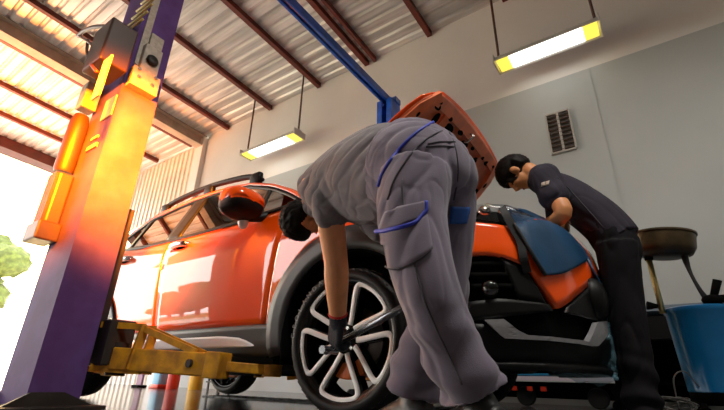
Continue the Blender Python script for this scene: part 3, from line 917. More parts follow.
# ------------------------------------------------------------------ two-post lift: columns, crossbeam, carriages, arms
PX0, PX1, PY0, PY1 = -3.13, -2.75, .95, 1.21
lift = empty('two_post_lift', ((PX0+PX1)/2, 2.7, 0))
tag(lift, 'violet-blue two-post lift with bright blue crossbeam and worn yellow arms under the orange car', 'car lift')
HP = 3.97
def post(name, y0, y1, open_sign, m_, PX0=PX0, PX1=PX1):
    b = bmesh.new()
    t_ = .02
    ys = (y0, y1) if open_sign > 0 else (y1, y0)      # ys[0]: closed back, ys[1]: open side facing the car
    yb, yo = ys
    ym = (y0+y1)/2
    box(b, ((PX0+PX1)/2, yb+open_sign*t_/2, HP/2), (PX1-PX0, t_, HP))
    for xs in (PX0+t_/2, PX1-t_/2):
        box(b, (xs, ym+open_sign*t_/2, HP/2), (t_, y1-y0-t_, HP))
    for xa, xb in ((PX0, PX0+.10), (PX1-.10, PX1)):
        box(b, ((xa+xb)/2, yo-open_sign*t_/2, HP/2), (xb-xa-.04, t_, HP))
    return obj(name, b, m_, lift, False, world=True)
pn = post('column', PY0, PY1, 1, M['post'])
pf = post('column', 4.22, 4.48, -1, M['beam_blue'], -2.74, -2.50)
for y0, y1 in ((PY0-.13, PY1+.10), (4.16, 4.62)):
    b = bmesh.new()
    box(b, ((PX0+PX1)/2, (y0+y1)/2, .012), (PX1-PX0+.22, y1-y0, .022), bevel=.004)
    for sx in (PX0-.012, PX1+.012):
        prism(b, [Vector((sx-.008, y0+.02, .02)), Vector((sx-.008, y1-.03, .02)), Vector((sx-.008, (y0+y1)/2+.05, .09)), Vector((sx-.008, y0+.14, .09))], Vector((.016, 0, 0)))
    obj('base_plate', b, M['dark_steel'], lift, False, world=True)
# crossbeam: two channels with a gap, end boxes
b = bmesh.new()
xm = -2.63
for s in (-.035, .035):
    box(b, (xm+s, (PY0+4.48)/2, 4.02), (.035, 4.48-PY0, .11), bevel=.004)
box(b, (xm, (PY0+4.48)/2, 4.07), (.06, 4.48-PY0, .012))
box(b, (-2.84, 1.08, 4.03), (.50, .24, .10), bevel=.006)
box(b, (-2.62, 4.40, 4.01), (.28, .14, .09), bevel=.006)
obj('crossbeam', b, M['beam_blue'], lift, False, world=True)
b = bmesh.new()
for k in range(5): tube(b, [(xm, PY0+.3, 4.0-.002*k), (xm, 4.3, 4.0-.002*k)], .008, 6)
obj('lift_cable', b, M['steel'], lift, True, world=True)
# edge strip, latch box, plates on the near column
b = bmesh.new(); box(b, (PX1+.006, PY0+.055, 3.12), (.012, .05, 1.70))
obj('edge_strip', b, M['plate'], lift, False, world=True)
b = bmesh.new()
box(b, (PX1+.035, PY0+.115, 2.14), (.07, .20, .16), bevel=.006)
box(b, (PX1+.03, PY0+.12, 2.34), (.06, .13, .24), bevel=.006)
box(b, (PX1+.02, PY0+.13, 2.52), (.04, .10, .14), bevel=.006)
lb = obj('latch_box', b, M['plate'], lift, False, world=True)
b = bmesh.new(); lathe(b, [(0, .0), (.04, .0), (.045, .015), (.03, .03), (0, .03)], c=(PX1+.06, PY0+.12, 2.33), axis='X', n=20)
obj('latch_knob', b, M['dark_steel'], lb, True, world=True)
for y, z in ((PY0+.06, 2.14), (PY0+.16, 2.13), (PY0+.05, 2.2), (PY0+.17, 2.2)):
    b = bmesh.new(); lathe(b, [(0, 0), (.012, 0), (.012, .012), (0, .012)], c=(PX1+.07, y, z), axis='X', n=6); obj('bolt', b, M['steel'], lb, False, world=True)
# control box on the back of the near column with its label plate, hoses
def yb(px, py, Y=.86): return at(px, py, Y)
c0 = at(113, 56, .84)
b = bmesh.new(); box(b, c0+Vector((.0, -.02, .02)), (.26, .18, .36), bevel=.012); cb = obj('control_box', b, M['box_brown'], lift, False, world=True)
b = bmesh.new(); box(b, at(104, 76, .73)+Vector((-.02, .0, 0)), (.10, .012, .30), bevel=.004); obj('label_plate', b, M['plate'], cb, False, world=True)
b = bmesh.new(); q = at(109, 108, .944); box(b, q, (.15, .012, .17), bevel=.003); obj('data_plate', b, M['plate'], lift, False, world=True)
b = bmesh.new(); q = at(92, 147, .944); box(b, q, (.14, .012, .03)); box(b, q+Vector((0, 0, .07)), (.10, .012, .02)); obj('warning_strip', b, M['yellow_hose'], lift, False, world=True)
def cable(name, pts, r_, m_, parent=lift):
    b = bmesh.new(); tube(b, pts, r_, 8, sub=6); return obj(name, b, m_, parent, True, world=True)
cable('cable', [at(78, 36, .8), at(84, 31, .78), at(96, 27, .78), at(112, 27, .82), at(126, 29, .93)], .017, M['cable'])
cable('cable', [at(79, 36, .8), at(90, 43, .76), at(99, 54, .74), at(104, 58, .76)], .012, M['cable'])
cable('cable', [at(88, 40, .8), at(87, 52, .78), at(91, 64, .74), at(97, 72, .74)], .012, M['cable'])
for k in range(5):
    cable('yellow_hose', [at(123+k*4.6, 34-k*7.5, .93), at(131+k*4.6, 28-k*7.5, .92), at(143+k*4.6, 19-k*7.5, .93)], .010, M['yellow_hose'])
# power unit on the outer edge of the near column
b = bmesh.new()
q = at(62, 222, .86)
box(b, (-3.10, .885, q.z+.0), (.20, .13, .12), bevel=.01)
box(b, (-3.11, .90, q.z+.24), (.13, .09, .36), bevel=.015)
for k in range(5): box(b, (-3.16+k*.026, .85, q.z+.24), (.010, .03, .34))
pu = obj('power_unit', b, M['box_brown'], lift, False, world=True)
b = bmesh.new()
lathe(b, [(0, 0), (.05, 0), (.06, .02), (.06, .40), (.045, .46), (0, .46)], c=(-3.12, .89, q.z+.44), n=24)
obj('motor', b, M['box_brown'], pu, True, world=True, angle=40)
b = bmesh.new(); box(b, (-3.10, .89, q.z+1.05), (.11, .10, .22), bevel=.01); obj('switch_box', b, M['plate'], pu, False, world=True)
# carriages and arms
for yc, sg in ((PY1+.10, 1), (4.12, -1)):
    b = bmesh.new()
    box(b, ((PX0+PX1)/2+.02, yc, .36), (.52, .16, .26), bevel=.01)
    box(b, ((PX0+PX1)/2+.02, yc-sg*.09, .75), (.26, .10, .95), bevel=.008)
    obj('carriage', b, M['dark_steel'], lift, False, world=True)
def arm(a, c_, pad, label=None):
    a, c_, pad = Vector(a), Vector(c_), Vector(pad)
    d = (c_-a).normalized(); sd = Vector((0, 0, 1)).cross(d)
    b = bmesh.new()
    bar(b, a, c_, .13, .125, bevel=.008)
    # upper truss: upright, sloping brace, top bar
    tp = a+d*.12+Vector((0, 0, .19))
    for s in (-.05, .05):
        bar(b, a+d*.13+sd*s+Vector((0, 0, -.05)), a+d*.17+sd*s+Vector((0, 0, .19)), .02, .05)
        bar(b, a+d*.15+sd*s+Vector((0, 0, .18)), a+d*.52+sd*s+Vector((0, 0, .06)), .02, .035)
        bar(b, a-d*.12+sd*s+Vector((0, 0, .185)), a+d*.17+sd*s+Vector((0, 0, .185)), .02, .035)
        bar(b, a-d*.12+sd*s+Vector((0, 0, -.055)), a+d*.2+sd*s+Vector((0, 0, -.055)), .02, .04)
    o1 = tag(obj('arm', b, M['arm'], lift, False, world=True), 'worn yellow swing arm')
    b = bmesh.new(); bar(b, c_-d*.1, pad, .06, .055, bevel=.006)
    lathe(b, [(0, -.035), (.055, -.035), (.06, .03), (0, .03)], c=pad-d*.02, n=20)
    bar(b, c_-d*.03, c_+d*.06, .15, .14, bevel=.006)
    obj('arm_extension', b, M['arm'], o1, False, world=True)
    b = bmesh.new(); lathe(b, [(0, 0), (.02, 0), (.02, .045), (.062, .05), (.062, .075), (0, .075)], c=pad+Vector((0, 0, .02)), n=20)
    obj('lifting_pad', b, M['matt_black'], o1, True, world=True, angle=40)
    b = bmesh.new(); lathe(b, [(0, -.09), (.05, -.09), (.05, .09), (0, .09)], c=a, n=20); obj('arm_pivot', b, M['dark_steel'], o1, True, world=True, angle=40)
    b = bmesh.new(); lathe(b, [(0, 0), (.022, 0), (.022, .02), (0, .02)], c=c_-d*.12-sd*.086, n=12, axis='Y'); obj('arm_bolt', b, M['dark_steel'], o1, True, world=True, angle=40)
    return o1
arm((-2.68, 1.33, .27), (-2.12, 1.60, .245), (-1.90, 1.86, .225))
arm((-3.20, 1.40, .27), (-3.55, 1.75, .245), (-3.75, 2.0, .225))
arm((-2.68, 4.05, .27), (-2.2, 3.75, .245), (-1.95, 3.40, .225))
arm((-3.20, 4.05, .27), (-3.55, 3.75, .245), (-3.75, 3.40, .225))
# ------------------------------------------------------------------ people
def remesh(name, bm, m_, parent, voxel, smooth_it, wrinkle=None):
    """union of overlapping closed shells -> one continuous surface (world coordinates), optional cloth folds"""
    bmesh.ops.recalc_face_normals(bm, faces=bm.faces)
    me = bpy.data.meshes.new('tmp'); bm.to_mesh(me); bm.free()
    o = bpy.data.objects.new('tmp', me); COL.objects.link(o)
    md = o.modifiers.new('r', 'REMESH'); md.mode = 'VOXEL'; md.voxel_size = voxel
    md = o.modifiers.new('s', 'SMOOTH'); md.iterations = smooth_it; md.factor = .5
    dg = bpy.context.evaluated_depsgraph_get()
    me2 = bpy.data.meshes.new_from_object(o.evaluated_get(dg))
    me2.name = name
    bpy.data.objects.remove(o); bpy.data.meshes.remove(me)
    if wrinkle:
        ns = [v.normal.copy() for v in me2.vertices]
        for v, n_ in zip(me2.vertices, ns):
            v.co += n_*wrinkle(v.co, n_)
    me2.update()
    if parent is not None:
        me2.transform(Matrix.Translation(-parent_world(parent)))
    o = link(name, me2, m_, parent, True)
    return o
def parent_world(p):
    q = Vector((0, 0, 0))
    while p is not None:
        q = q + p.location; p = p.parent
    return q
def loft(bm, rings, n=24, sub=4):
    """rings: (centre, rx, ry, xaxis); ring plane is normal to the path, rx along xaxis"""
    P = catmull([Vector(r_[0]) for r_ in rings], sub)
    q = catmull([Vector((r_[1], r_[2], 0)) for r_ in rings], sub)
    ax = catmull([Vector(r_[3]) for r_ in rings], sub)
    vr = []
    for i, p in enumerate(P):
        d = (P[min(i+1, len(P)-1)]-P[max(i-1, 0)]).normalized()
        x = ax[i]-d*ax[i].dot(d); x.normalize(); y = d.cross(x)
        vr.append([bm.verts.new(p+x*math.cos(2*math.pi*k/n)*q[i].x+y*math.sin(2*math.pi*k/n)*q[i].y) for k in range(n)])
    for A, B in zip(vr, vr[1:]):
        for k in range(n): bm.faces.new((A[k], A[(k+1) % n], B[(k+1) % n], B[k]))
    bm.faces.new(vr[0][::-1]); bm.faces.new(vr[-1])
def limb(bm, pts, rs, n=14, sub=5, ball=True):
    tube(bm, pts, rs, n, sub=sub)
    if ball:
        for p, r_ in ((pts[0], rs[0]), (pts[-1], rs[-1])):
            bmesh.ops.create_icosphere(bm, subdivisions=3, radius=r_*.98, matrix=Matrix.Translation(p))
def ell(bm, c, rot, s, seg=24):
    bmesh.ops.create_uvsphere(bm, u_segments=seg, v_segments=seg//2, radius=1, matrix=Matrix.Translation(c) @ rot.to_4x4() @ Matrix.Diagonal((*s, 1)))
def head_basis(up, fwd):
    z = Vector(up).normalized(); y = Vector(fwd); y = (y-z*y.dot(z)).normalized(); x = y.cross(z)
    return Matrix((x, y, z)).transposed()          # x: head's right, y: forward, z: up
def build_head(bm, c, B, s=1.0):
    P = lambda x, y, z: c + B @ (Vector((x, y, z))*s)
    ell(bm, P(0, -.012, .025), B, (.074*s, .094*s, .092*s))
    ell(bm, P(0, .030, -.035), B, (.058*s, .066*s, .078*s))
    ell(bm, P(0, .062, -.088), B, (.032*s, .030*s, .026*s))           # chin
    ell(bm, P(0, .078, .018), B, (.050*s, .018*s, .014*s))            # brow
    for sx in (-1, 1):
        ell(bm, P(sx*.040, .062, -.026), B, (.024*s, .026*s, .026*s))  # cheek
        ell(bm, P(sx*.076, -.004, -.012), B @ Matrix.Rotation(sx*R(18), 3, 'Z'), (.009*s, .022*s, .034*s))   # ear
        ell(bm, P(sx*.083, .000, .004), B, (.005*s, .018*s, .016*s))
    tube(bm, [P(0, .085, .014), P(0, .104, -.018), P(0, .112, -.032)], [.008*s, .012*s, .016*s], 10, sub=3)
    ell(bm, P(0, .098, -.036), B, (.019*s, .014*s, .010*s))
    ell(bm, P(0, .086, -.064), B, (.024*s, .012*s, .007*s)); ell(bm, P(0, .084, -.074), B, (.020*s, .012*s, .007*s))
def paint_face(o, c, B, s, base, parent):
    """lips and eyes as materials / small pieces"""
    P = lambda x, y, z: c + B @ (Vector((x, y, z))*s)
    for sx in (-1, 1):
        b = bmesh.new(); ell(b, P(sx*.031, .079, -.004), B, (.013*s, .008*s, .006*s), 12); obj('eye', b, M['eye'], parent, True, world=True)
        b = bmesh.new(); tube(b, [P(sx*.016, .092, .020), P(sx*.034, .088, .026), P(sx*.052, .074, .020)], [.003, .004, .002], 6, sub=3); obj('eyebrow', b, M['hair'], parent, True, world=True)
    b = bmesh.new(); ell(b, P(0, .095, -.069), B, (.019*s, .006*s, .005*s), 12); obj('lips', b, M['lip'], parent, True, world=True)
def hair_cap(c, B, s, parent, face_y=.42, low=-.35, seed=1, tuft=.012):
    b = bmesh.new()
    bmesh.ops.create_icosphere(b, subdivisions=5, radius=1)
    for v in b.verts:
        d = v.co.normalized()
        # keep: back and top; tuck under the skin around the face and below the nape
        k = smoothstep(face_y+.12, face_y-.05, d.y - max(0, d.z)*.62)
        k *= smoothstep(low-.30, low, d.z + max(0, -d.y)*.35)
        if abs(d.x) > .72 and d.z < .05 and d.y > -.35: k *= .0
        r_ = .86 + .255*k
        r_ += k*(tuft*8*noise.noise(Vector((d.x*9, d.y*9, d.z*3))+Vector((seed*7, 0, 0))) + .035*noise.noise(d*23))
        v.co = Vector((d.x*.078*r_, -.012+d.y*.098*r_, .022+d.z*.098*r_))*s
    b.transform(Matrix.Translation(c) @ B.to_4x4())
    return obj('hair', b, M['hair'], parent, True, world=True)
def hand_chains(wrist, d, nrm, side_, curl, s=1.0, thumb_in=.5):
    """palm + five fingers. d: wrist->knuckles, nrm: palm normal, side_: towards the thumb. returns lists (pts, radii)"""
    d = Vector(d).normalized(); nrm = (Vector(nrm)-d*d.dot(Vector(nrm))).normalized(); sd = Vector(side_); sd = (sd-d*sd.dot(d)-nrm*sd.dot(nrm)).normalized()
    W_ = Vector(wrist)
    ch = []
    for off, L_ in ((-.027, .072), (-.009, .078), (.009, .080), (.026, .076)):
        ch.append(([W_+sd*off*.5, W_+sd*off+d*L_*.55*s, W_+sd*off*1.05+d*.088*s], [.017*s, .0155*s, .0125*s]))
    for off, L_ in ((-.030, (.030, .020, .018)), (-.010, (.040, .026, .020)), (.011, (.044, .028, .021)), (.031, (.040, .025, .020))):
        p = W_+sd*off*1.1+d*.085*s; pts = [p-d*.02*s, p]; dd = d.copy(); ang = 0
        for L2, cu in zip(L_, curl):
            ang += cu
            dd = d*math.cos(ang)+nrm*math.sin(ang)
            pts.append(pts[-1]+dd*L2*s)
        ch.append((pts, [.0115*s, .0112*s, .0105*s, .0095*s, .0078*s]))
    p0 = W_+sd*.022*s+d*.022*s
    p1 = p0+(sd*.75+d*.55+nrm*.25).normalized()*.040*s
    p2 = p1+(d*.75+nrm*thumb_in+sd*.15).normalized()*.034*s
    p3 = p2+(d*.55+nrm*(thumb_in+.35)-sd*.15).normalized()*.027*s
    ch.append(([p0, p1, p2, p3], [.0155*s, .0135*s, .0115*s, .009*s]))
    return ch
def add_hand(bm, ch, grow=0):
    for pts, rs in ch:
        limb(bm, pts, [r_+grow for r_ in rs], 10, 3)
def ray_hit(tree_, px, py):
    d = ray(px, py).normalized()
    h = tree_.ray_cast(CAM, d)
    return (h[0], h[1]) if h[0] is not None else (None, None)
def world_tree(o):
    me = o.data
    off = parent_world(o) if o.parent else Vector((0, 0, 0))
    return BVHTree.FromPolygons([v.co+off for v in me.vertices], [list(p.vertices) for p in me.polygons])
def seam(name, tree_, pix, r_, m_, parent, lift_=.0, sub=6):
    """a cord lying on a cloth surface"""
    pts = catmull([Vector((x, y, 0)) for x, y in pix], sub)
    P = []
    for p in pts:
        h, n_ = ray_hit(tree_, p.x, p.y)
        if h is not None: P.append(h+n_*lift_)
    if len(P) < 3: return None
    for _ in range(2):
        P = [P[0]]+[(P[i-1]+P[i]*2+P[i+1])/4 for i in range(1, len(P)-1)]+[P[-1]]
    b = bmesh.new(); tube(b, P, r_, 8)
    return obj(name, b, m_, parent, True, world=True)
def patch(name, tree_, lo, hi, m_, parent, lift_=.006, nu=12, nv=8, th=.005):
    """a pocket or badge: a thin cloth piece following the surface under it"""
    A = resample([Vector(p) for p in lo], nu); B_ = resample([Vector(p) for p in hi], nu)
    b = bmesh.new(); g = []
    for i in range(nu+1):
        row = []
        for j in range(nv+1):
            p = A[i].lerp(B_[i], j/nv); h, n_ = ray_hit(tree_, p.x, p.y)
            row.append(None if h is None else b.verts.new(h+n_*lift_))
        g.append(row)
    for i in range(nu):
        for j in range(nv):
            q = (g[i][j], g[i+1][j], g[i+1][j+1], g[i][j+1])
            if None not in q: b.faces.new(q)
    bmesh.ops.delete(b, geom=[v for v in b.verts if not v.link_faces], context='VERTS')
    if not b.faces: b.free(); return None
    o = obj(name, b, m_, parent, True, world=True); thicken(o, th)
    return o
def folds(amp, fr, axis, seed=0, amp2=None):
    """cloth folds: ridged noise stretched along axis"""
    ax = Vector(axis).normalized()
    x, y, z = frame_of(ax)
    sv = Vector((seed*3.1, seed*1.7, 0))
    def f(p, n_):
        q = Vector((p.dot(x)*fr, p.dot(y)*fr, p.dot(z)*fr*.20))+sv
        q += noise.noise_vector(p*3.3+sv)*.55
        n1 = noise.noise(q)
        crease = -math.exp(-(n1/.085)**2) + .55*smoothstep(.05, .35, abs(n1))
        b_ = noise.noise(q*2.1+Vector((5, 1, 3)))
        fine = -math.exp(-(b_/.10)**2)
        lowf = smoothstep(.40, .16, p.z)*.009*math.sin(p.z*62+4.5*noise.noise(p*5)+p.x*9)
        return lowf + amp*.62*crease + amp*.30*fine + amp*.25*b_ + (amp2 or 0)*noise.noise(p*2.2+sv)
    return f
def N(px, py, Y, rpx):
    p = at(px, py, Y)
    return p, rpx*mpp(p)
def shoe(parent, heel, toe, wd=.048, h=.085):
    heel, toe = Vector(heel), Vector(toe)
    d = (toe-heel).normalized(); sd = Vector((0, 0, 1)).cross(d); L_ = (toe-heel).length
    b = bmesh.new()
    pr = [(0, .8, .95), (.12, .95, 1), (.3, .95, 1.0), (.5, .95, .85), (.68, 1.05, .68), (.85, 1.0, .55), (1.0, .6, .38)]
    loft(b, [(heel+d*L_*t_+Vector((0, 0, .014+h*hh*.5)), wd*ww, h*hh*.5, sd) for t_, ww, hh in pr], 18, 4)
    limb(b, [heel+d*.055+Vector((0, 0, .06)), heel+d*.05+Vector((0, 0, .13))], [.048, .045])
    o = remesh('shoe', b, M['shoe'], parent, .006, 4)
    b = bmesh.new()
    n_ = 28; ring = []
    for k in range(n_):
        a = 2*math.pi*k/n_
        u = .5-.5*math.cos(a); w_ = math.sin(a)*wd*1.08*(1 if u < .75 else 1-.5*(u-.75)/.25*(u-.75))
        ring.append(heel+d*(L_*1.03*u-.006)+sd*(w_*(.85+.25*math.sin(u*3))))
    prism(b, [p+Vector((0, 0, .0)) for p in ring], Vector((0, 0, .026)))
    obj('shoe_sole', b, M['sole'], o, False, world=True)
    b = bmesh.new()
    for k in range(4):
        c_ = heel+d*(L_*(.42+.09*k))+Vector((0, 0, .014+h*(.92-.12*k)))
        tube(b, [c_-sd*.024-Vector((0, 0, .008)), c_+Vector((0, 0, .003)), c_+sd*.024-Vector((0, 0, .008))], .0035, 6, sub=3)
    obj('shoe_lace', b, M['lace'], o, True, world=True)
    return o

# ---- mechanic bending over the front wheel
SA = Vector((-.25, -.95, .0)).normalized()       # his left (towards the open front)
nb = bmesh.new()
hipN, hipF = at(414, 182, 1.05), at(452, 186, 1.28)
pel = at(434, 172, 1.16); wst = at(405, 168, 1.2); chs = at(362, 178, 1.28); shc = at(326, 192, 1.36)
kneeN, ankN = at(430, 290, 1.0), at(476, 388, 1.10)
kneeF, ankF = at(447, 300, 1.26), at(412, 390, 1.34)
shN, elN, wrN = at(328, 200, 1.22), at(336, 262, 1.36), at(338, 321, 1.50)
shF, elF, wrF = shc-SA*.19+Vector((.02, 0, -.02)), at(408, 252, 1.62), at(424, 292, 1.47)
hc = at(306, 218, 1.46)
Bh = head_basis((-.72, -.10, -.62), (-.35, .75, -.55))
loft(nb, [(pel+Vector((.06, 0, -.03)), .12, .10, SA), (pel, .155, .115, SA), (wst, .14, .11, SA), (chs, .155, .12, SA), (shc, .15, .09, SA), (shc+(shc-chs).normalized()*.05, .07, .06, SA)], 20)
limb(nb, [shc, hc+Bh @ Vector((0, -.03, -.06))], [.06, .055])
build_head(nb, hc, Bh, 1.0)
limb(nb, [shc+SA*.08, shN, (shN+elN)/2, elN, elN.lerp(wrN, .3), wrN], [.052, .060, .058, .053, .054, .036])
limb(nb, [shF+SA*.1, shF, (shF+elF)/2, elF, wrF], [.055, .052, .045, .040, .030])
limb(nb, [hipN, kneeN, kneeN.lerp(ankN, .35), ankN, ankN-Vector((0, 0, .06))], [.07, .045, .045, .035, .035])
limb(nb, [hipF+Vector((-.03, .02, 0)), kneeF+Vector((-.03, .03, 0)), kneeF.lerp(ankF, .4), ankF, ankF-Vector((0, 0, .06))], [.07, .045, .042, .035, .035])
barA, barB = at(326, 350, 1.60), at(440, 287, 1.44)
bdir = (barB-barA).normalized()
gd = (at(333, 352, 1.53)-wrN)
hN = hand_chains(wrN, gd, Vector((.15, .75, -.2)), Vector((-.5, 0, -.3)), (.75, 1.0, .7), 1.05)
hF = hand_chains(wrF, Vector((-.1, .05, -.5)), Vector((-.3, .7, 0)), Vector((-.8, 0, -.3)), (.7, 1.0, .7), 1.05)
add_hand(nb, hN); add_hand(nb, hF)
p1 = remesh('person', nb, M['skin'], None, .007, 6)
tag(p1, 'person in grey shirt and violet-grey trousers bending over the front wheel, gripping a long bar', 'person')
paint_face(p1, hc, Bh, 1.0, 'skin', p1)
hair_cap(hc, Bh, 1.03, p1, seed=2)
# shirt
b = bmesh.new()
def R3(px, py, Y, up_px, lat, ax=SA):
    p = at(px, py, Y); return (p, lat, up_px*mpp(p), ax)
loft(b, [R3(428, 163, 1.17, 38, .16), R3(408, 171, 1.20, 49, .18), R3(385, 174, 1.23, 50, .185), R3(360, 181, 1.28, 42, .18), R3(340, 188, 1.33, 32, .17), R3(326, 195, 1.36, 23, .15), R3(318, 201, 1.38, 13, .08)], 28)
limb(b, [shc+SA*.08, shN, at(329, 206, 1.23), at(330, 211, 1.24)], [.076, .078, .077, .080], 20)
limb(b, [shc-SA*.08, shF, shF.lerp(elF, .5)], [.088, .088, .078], 20)
limb(b, [shc-(shc-chs).normalized()*.02, shc.lerp(hc, .45)], [.085, .072])
sh1 = remesh('shirt', b, M['shirt'], p1, .006, 8, folds(.0085, 9, (at(318, 215, 1.25)-at(395, 130, 1.2)), 1, .010))
# trousers
b = bmesh.new()
limb(b, [at(416, 176, 1.06), N(412, 215, 1.02, 0)[0], N(421, 262, .99, 0)[0], N(432, 300, .99, 0)[0], N(446, 335, 1.03, 0)[0], N(462, 368, 1.07, 0)[0], N(473, 392, 1.10, 0)[0]],
     [36*mpp(at(416, 176, 1.06)), 35*mpp(at(412, 215, 1.02)), 33*mpp(at(421, 262, .99)), 33*mpp(at(432, 300, .99)), 34*mpp(at(446, 335, 1.03)), 35*mpp(at(462, 368, 1.07)), 37*mpp(at(473, 392, 1.1))], 24, ball=False)
limb(b, [at(446, 176, 1.24), at(446, 215, 1.26), at(446, 262, 1.27), at(444, 300, 1.28), at(432, 335, 1.30), at(418, 365, 1.33), at(412, 390, 1.34)],
     [30*mpp(at(446, 176, 1.24)), 30*mpp(at(446, 215, 1.26)), 26*mpp(at(446, 262, 1.27)), 26*mpp(at(444, 300, 1.28)), 27*mpp(at(432, 335, 1.3)), 26*mpp(at(418, 365, 1.33)), 27*mpp(at(412, 390, 1.34))], 24, ball=False)
loft(b, [R3(450, 196, 1.15, 16, .10), R3(444, 187, 1.15, 33, .16), R3(432, 176, 1.16, 45, .175), R3(416, 172, 1.18, 52, .183), R3(406, 171, 1.2, 52, .185)], 26)
tr1 = remesh('trousers', b, M['trouser'], p1, .006, 8, folds(.0065, 9, (.5, .1, 1), 4, .014))
T1 = world_tree(tr1); S1 = world_tree(sh1)
seam('shirt_hem_piping', S1, [(379, 187), (382, 176), (390, 162), (402, 147), (418, 132), (436, 121)], .005, M['piping'], sh1, .002)
seam('shirt_hem_piping', T1, [(379, 187), (382, 176), (390, 162), (402, 147), (418, 132), (436, 121)], .005, M['piping'], tr1, .003)
seam('waistband_seam', T1, [(388, 200), (392, 186), (397, 175), (404, 164), (412, 153), (420, 145), (430, 137), (442, 131)], .0028, M['stitch'], tr1, .002)
pk = patch('cargo_pocket_flap', T1, [(381, 231), (400, 228), (418, 219), (425, 214)], [(388, 213), (400, 209), (412, 206), (424, 203)], M['trouser'], tr1, .008)
patch('cargo_pocket', T1, [(386, 266), (400, 270), (420, 260), (432, 250)], [(382, 232), (400, 229), (418, 220), (426, 214)], M['trouser'], tr1, .004)
seam('pocket_piping', T1, [(379, 231), (390, 231), (404, 228), (416, 222), (424, 214), (425, 203)], .006, M['piping'], tr1, .010)
seam('pocket_seam', T1, [(384, 262), (392, 269), (405, 267), (420, 260), (430, 251)], .003, M['stitch'], tr1, .006)
seam('pocket_seam', T1, [(428, 144), (440, 142), (455, 142)], .003, M['stitch'], tr1, .001)
seam('pocket_seam', T1, [(426, 147), (440, 146), (454, 147)], .003, M['stitch'], tr1, .001)
seam('leg_seam', T1, [(402, 180), (404, 210), (410, 240), (417, 275), (428, 310), (444, 345), (462, 385)], .0028, M['stitch'], tr1, .0)
seam('seat_seam', T1, [(448, 128), (456, 150), (458, 175), (454, 200)], .003, M['stitch'], tr1, .0)
patch('blue_cloth_patch', T1, [(449, 224), (466, 224)], [(451, 207), (468, 207)], M['logo_blue'], tr1, .004, 6, 6)
# gloves
for nm_, ch, wv, ev in (('left', hN, wrN, elN), ('right', hF, wrF, elF)):
    b = bmesh.new(); add_hand(b, ch, .0035)
    up_ = (ev-wv).normalized()
    limb(b, [wv-up_*.01, wv+up_*.03], [.040, .038])
    g_ = remesh('glove', b, M['glove'], p1, .0045, 3)
    b = bmesh.new(); x_, y_, z_ = frame_of(up_)
    ring = [wv+up_*.034+(x_*math.cos(a)+y_*math.sin(a))*.038 for a in [2*math.pi*k/20 for k in range(20)]]
    tube(b, ring, .006, 8, closed=True); tag(obj('glove_cuff', b, M['cuff'], g_, True, world=True), 'red knitted cuff')
shoe(p1, (ankN.x+.06, ankN.y-.02, 0), (ankN.x-.18, ankN.y+.04, 0), .054, .125)
shoe(p1, (ankF.x+.06, ankF.y-.01, 0), (ankF.x-.19, ankF.y+.03, 0), .052, .125)
# the long wheel bar
bb = empty('wheel_bar', barA)
tag(bb, 'long dark steel wheel bar held by the gloved hand against the front wheel', 'tool')
b = bmesh.new(); tube(b, [barA+bdir*.02, barB], .016, 14); obj('shaft', b, M['bar'], bb, True, world=True)
b = bmesh.new(); q = Vector((0, 1, 0)); tube(b, [barA-q*.03, barA+q*.075], [.019, .017], 14); ell(b, barA, Matrix.Identity(3), (.022, .022, .022)); obj('socket', b, M['bar'], bb, True, world=True, angle=40)

# ---- mechanic leaning over the engine bay
SB = Vector((-.05, -1, 0)).normalized()
nb = bmesh.new()
pel = at(617, 243, 2.6); wst = at(604, 227, 2.6); chs = at(572, 201, 2.6); shc = at(549, 186, 2.6)
hc2 = at(517, 174, 2.58)
Bh2 = head_basis((-.88, .02, .36), (-.42, .06, -.92))
hipN, hipF = pel+SB*.09+Vector((0, 0, -.05)), pel-SB*.09+Vector((0, 0, -.05))
ankN, ankF = at(641, 396, 2.48), at(629, 396, 2.74)
kneeN, kneeF = hipN.lerp(ankN, .48), hipF.lerp(ankF, .48)
shN, shF = shc+SB*.19+Vector((.02, 0, -.02)), shc-SB*.19
elN, wrN2 = at(563, 214, 2.34), at(538, 230, 2.44)
elF, wrF2 = shF+Vector((-.02, 0, -.27)), shF+Vector((-.24, -.08, -.34))
loft(nb, [(pel+Vector((0, 0, -.08)), .12, .07, SB), (pel, .14, .085, SB), (wst, .14, .09, SB), (chs, .16, .115, SB), (shc, .15, .085, SB), (shc+(shc-chs).normalized()*.04, .07, .06, SB)], 20)
limb(nb, [shc, hc2+Bh2 @ Vector((0, -.03, -.07))], [.06, .056])
build_head(nb, hc2, Bh2, 1.0)
limb(nb, [shc+SB*.1, shN, (shN+elN)/2, elN, wrN2], [.055, .055, .050, .046, .030])
limb(nb, [shc-SB*.1, shF, (shF+elF)/2, elF, wrF2], [.055, .052, .046, .042, .030])
for h_, k_, a_ in ((hipN, kneeN, ankN), (hipF, kneeF, ankF)):
    limb(nb, [h_, k_, k_.lerp(a_, .35), a_, Vector((a_.x, a_.y, .06))], [.08, .055, .052, .036, .036])
add_hand(nb, hand_chains(wrN2, (-.8, .25, -.5), (.0, .3, -.9), (-.2, .9, 0), (.4, .5, .4)))
add_hand(nb, hand_chains(wrF2, (-.8, -.2, -.5), (.0, -.2, -.9), (-.2, -.9, 0), (.4, .5, .4)))
p2 = remesh('person', nb, M['skin2'], None, .007, 6)
tag(p2, 'person with black hair in dark slate work clothes leaning over the open engine bay', 'person')
paint_face(p2, hc2, Bh2, 1.0, 'skin', p2)
hair_cap(hc2, Bh2, 1.13, p2, face_y=.80, low=-.38, seed=5, tuft=.006)
b = bmesh.new()
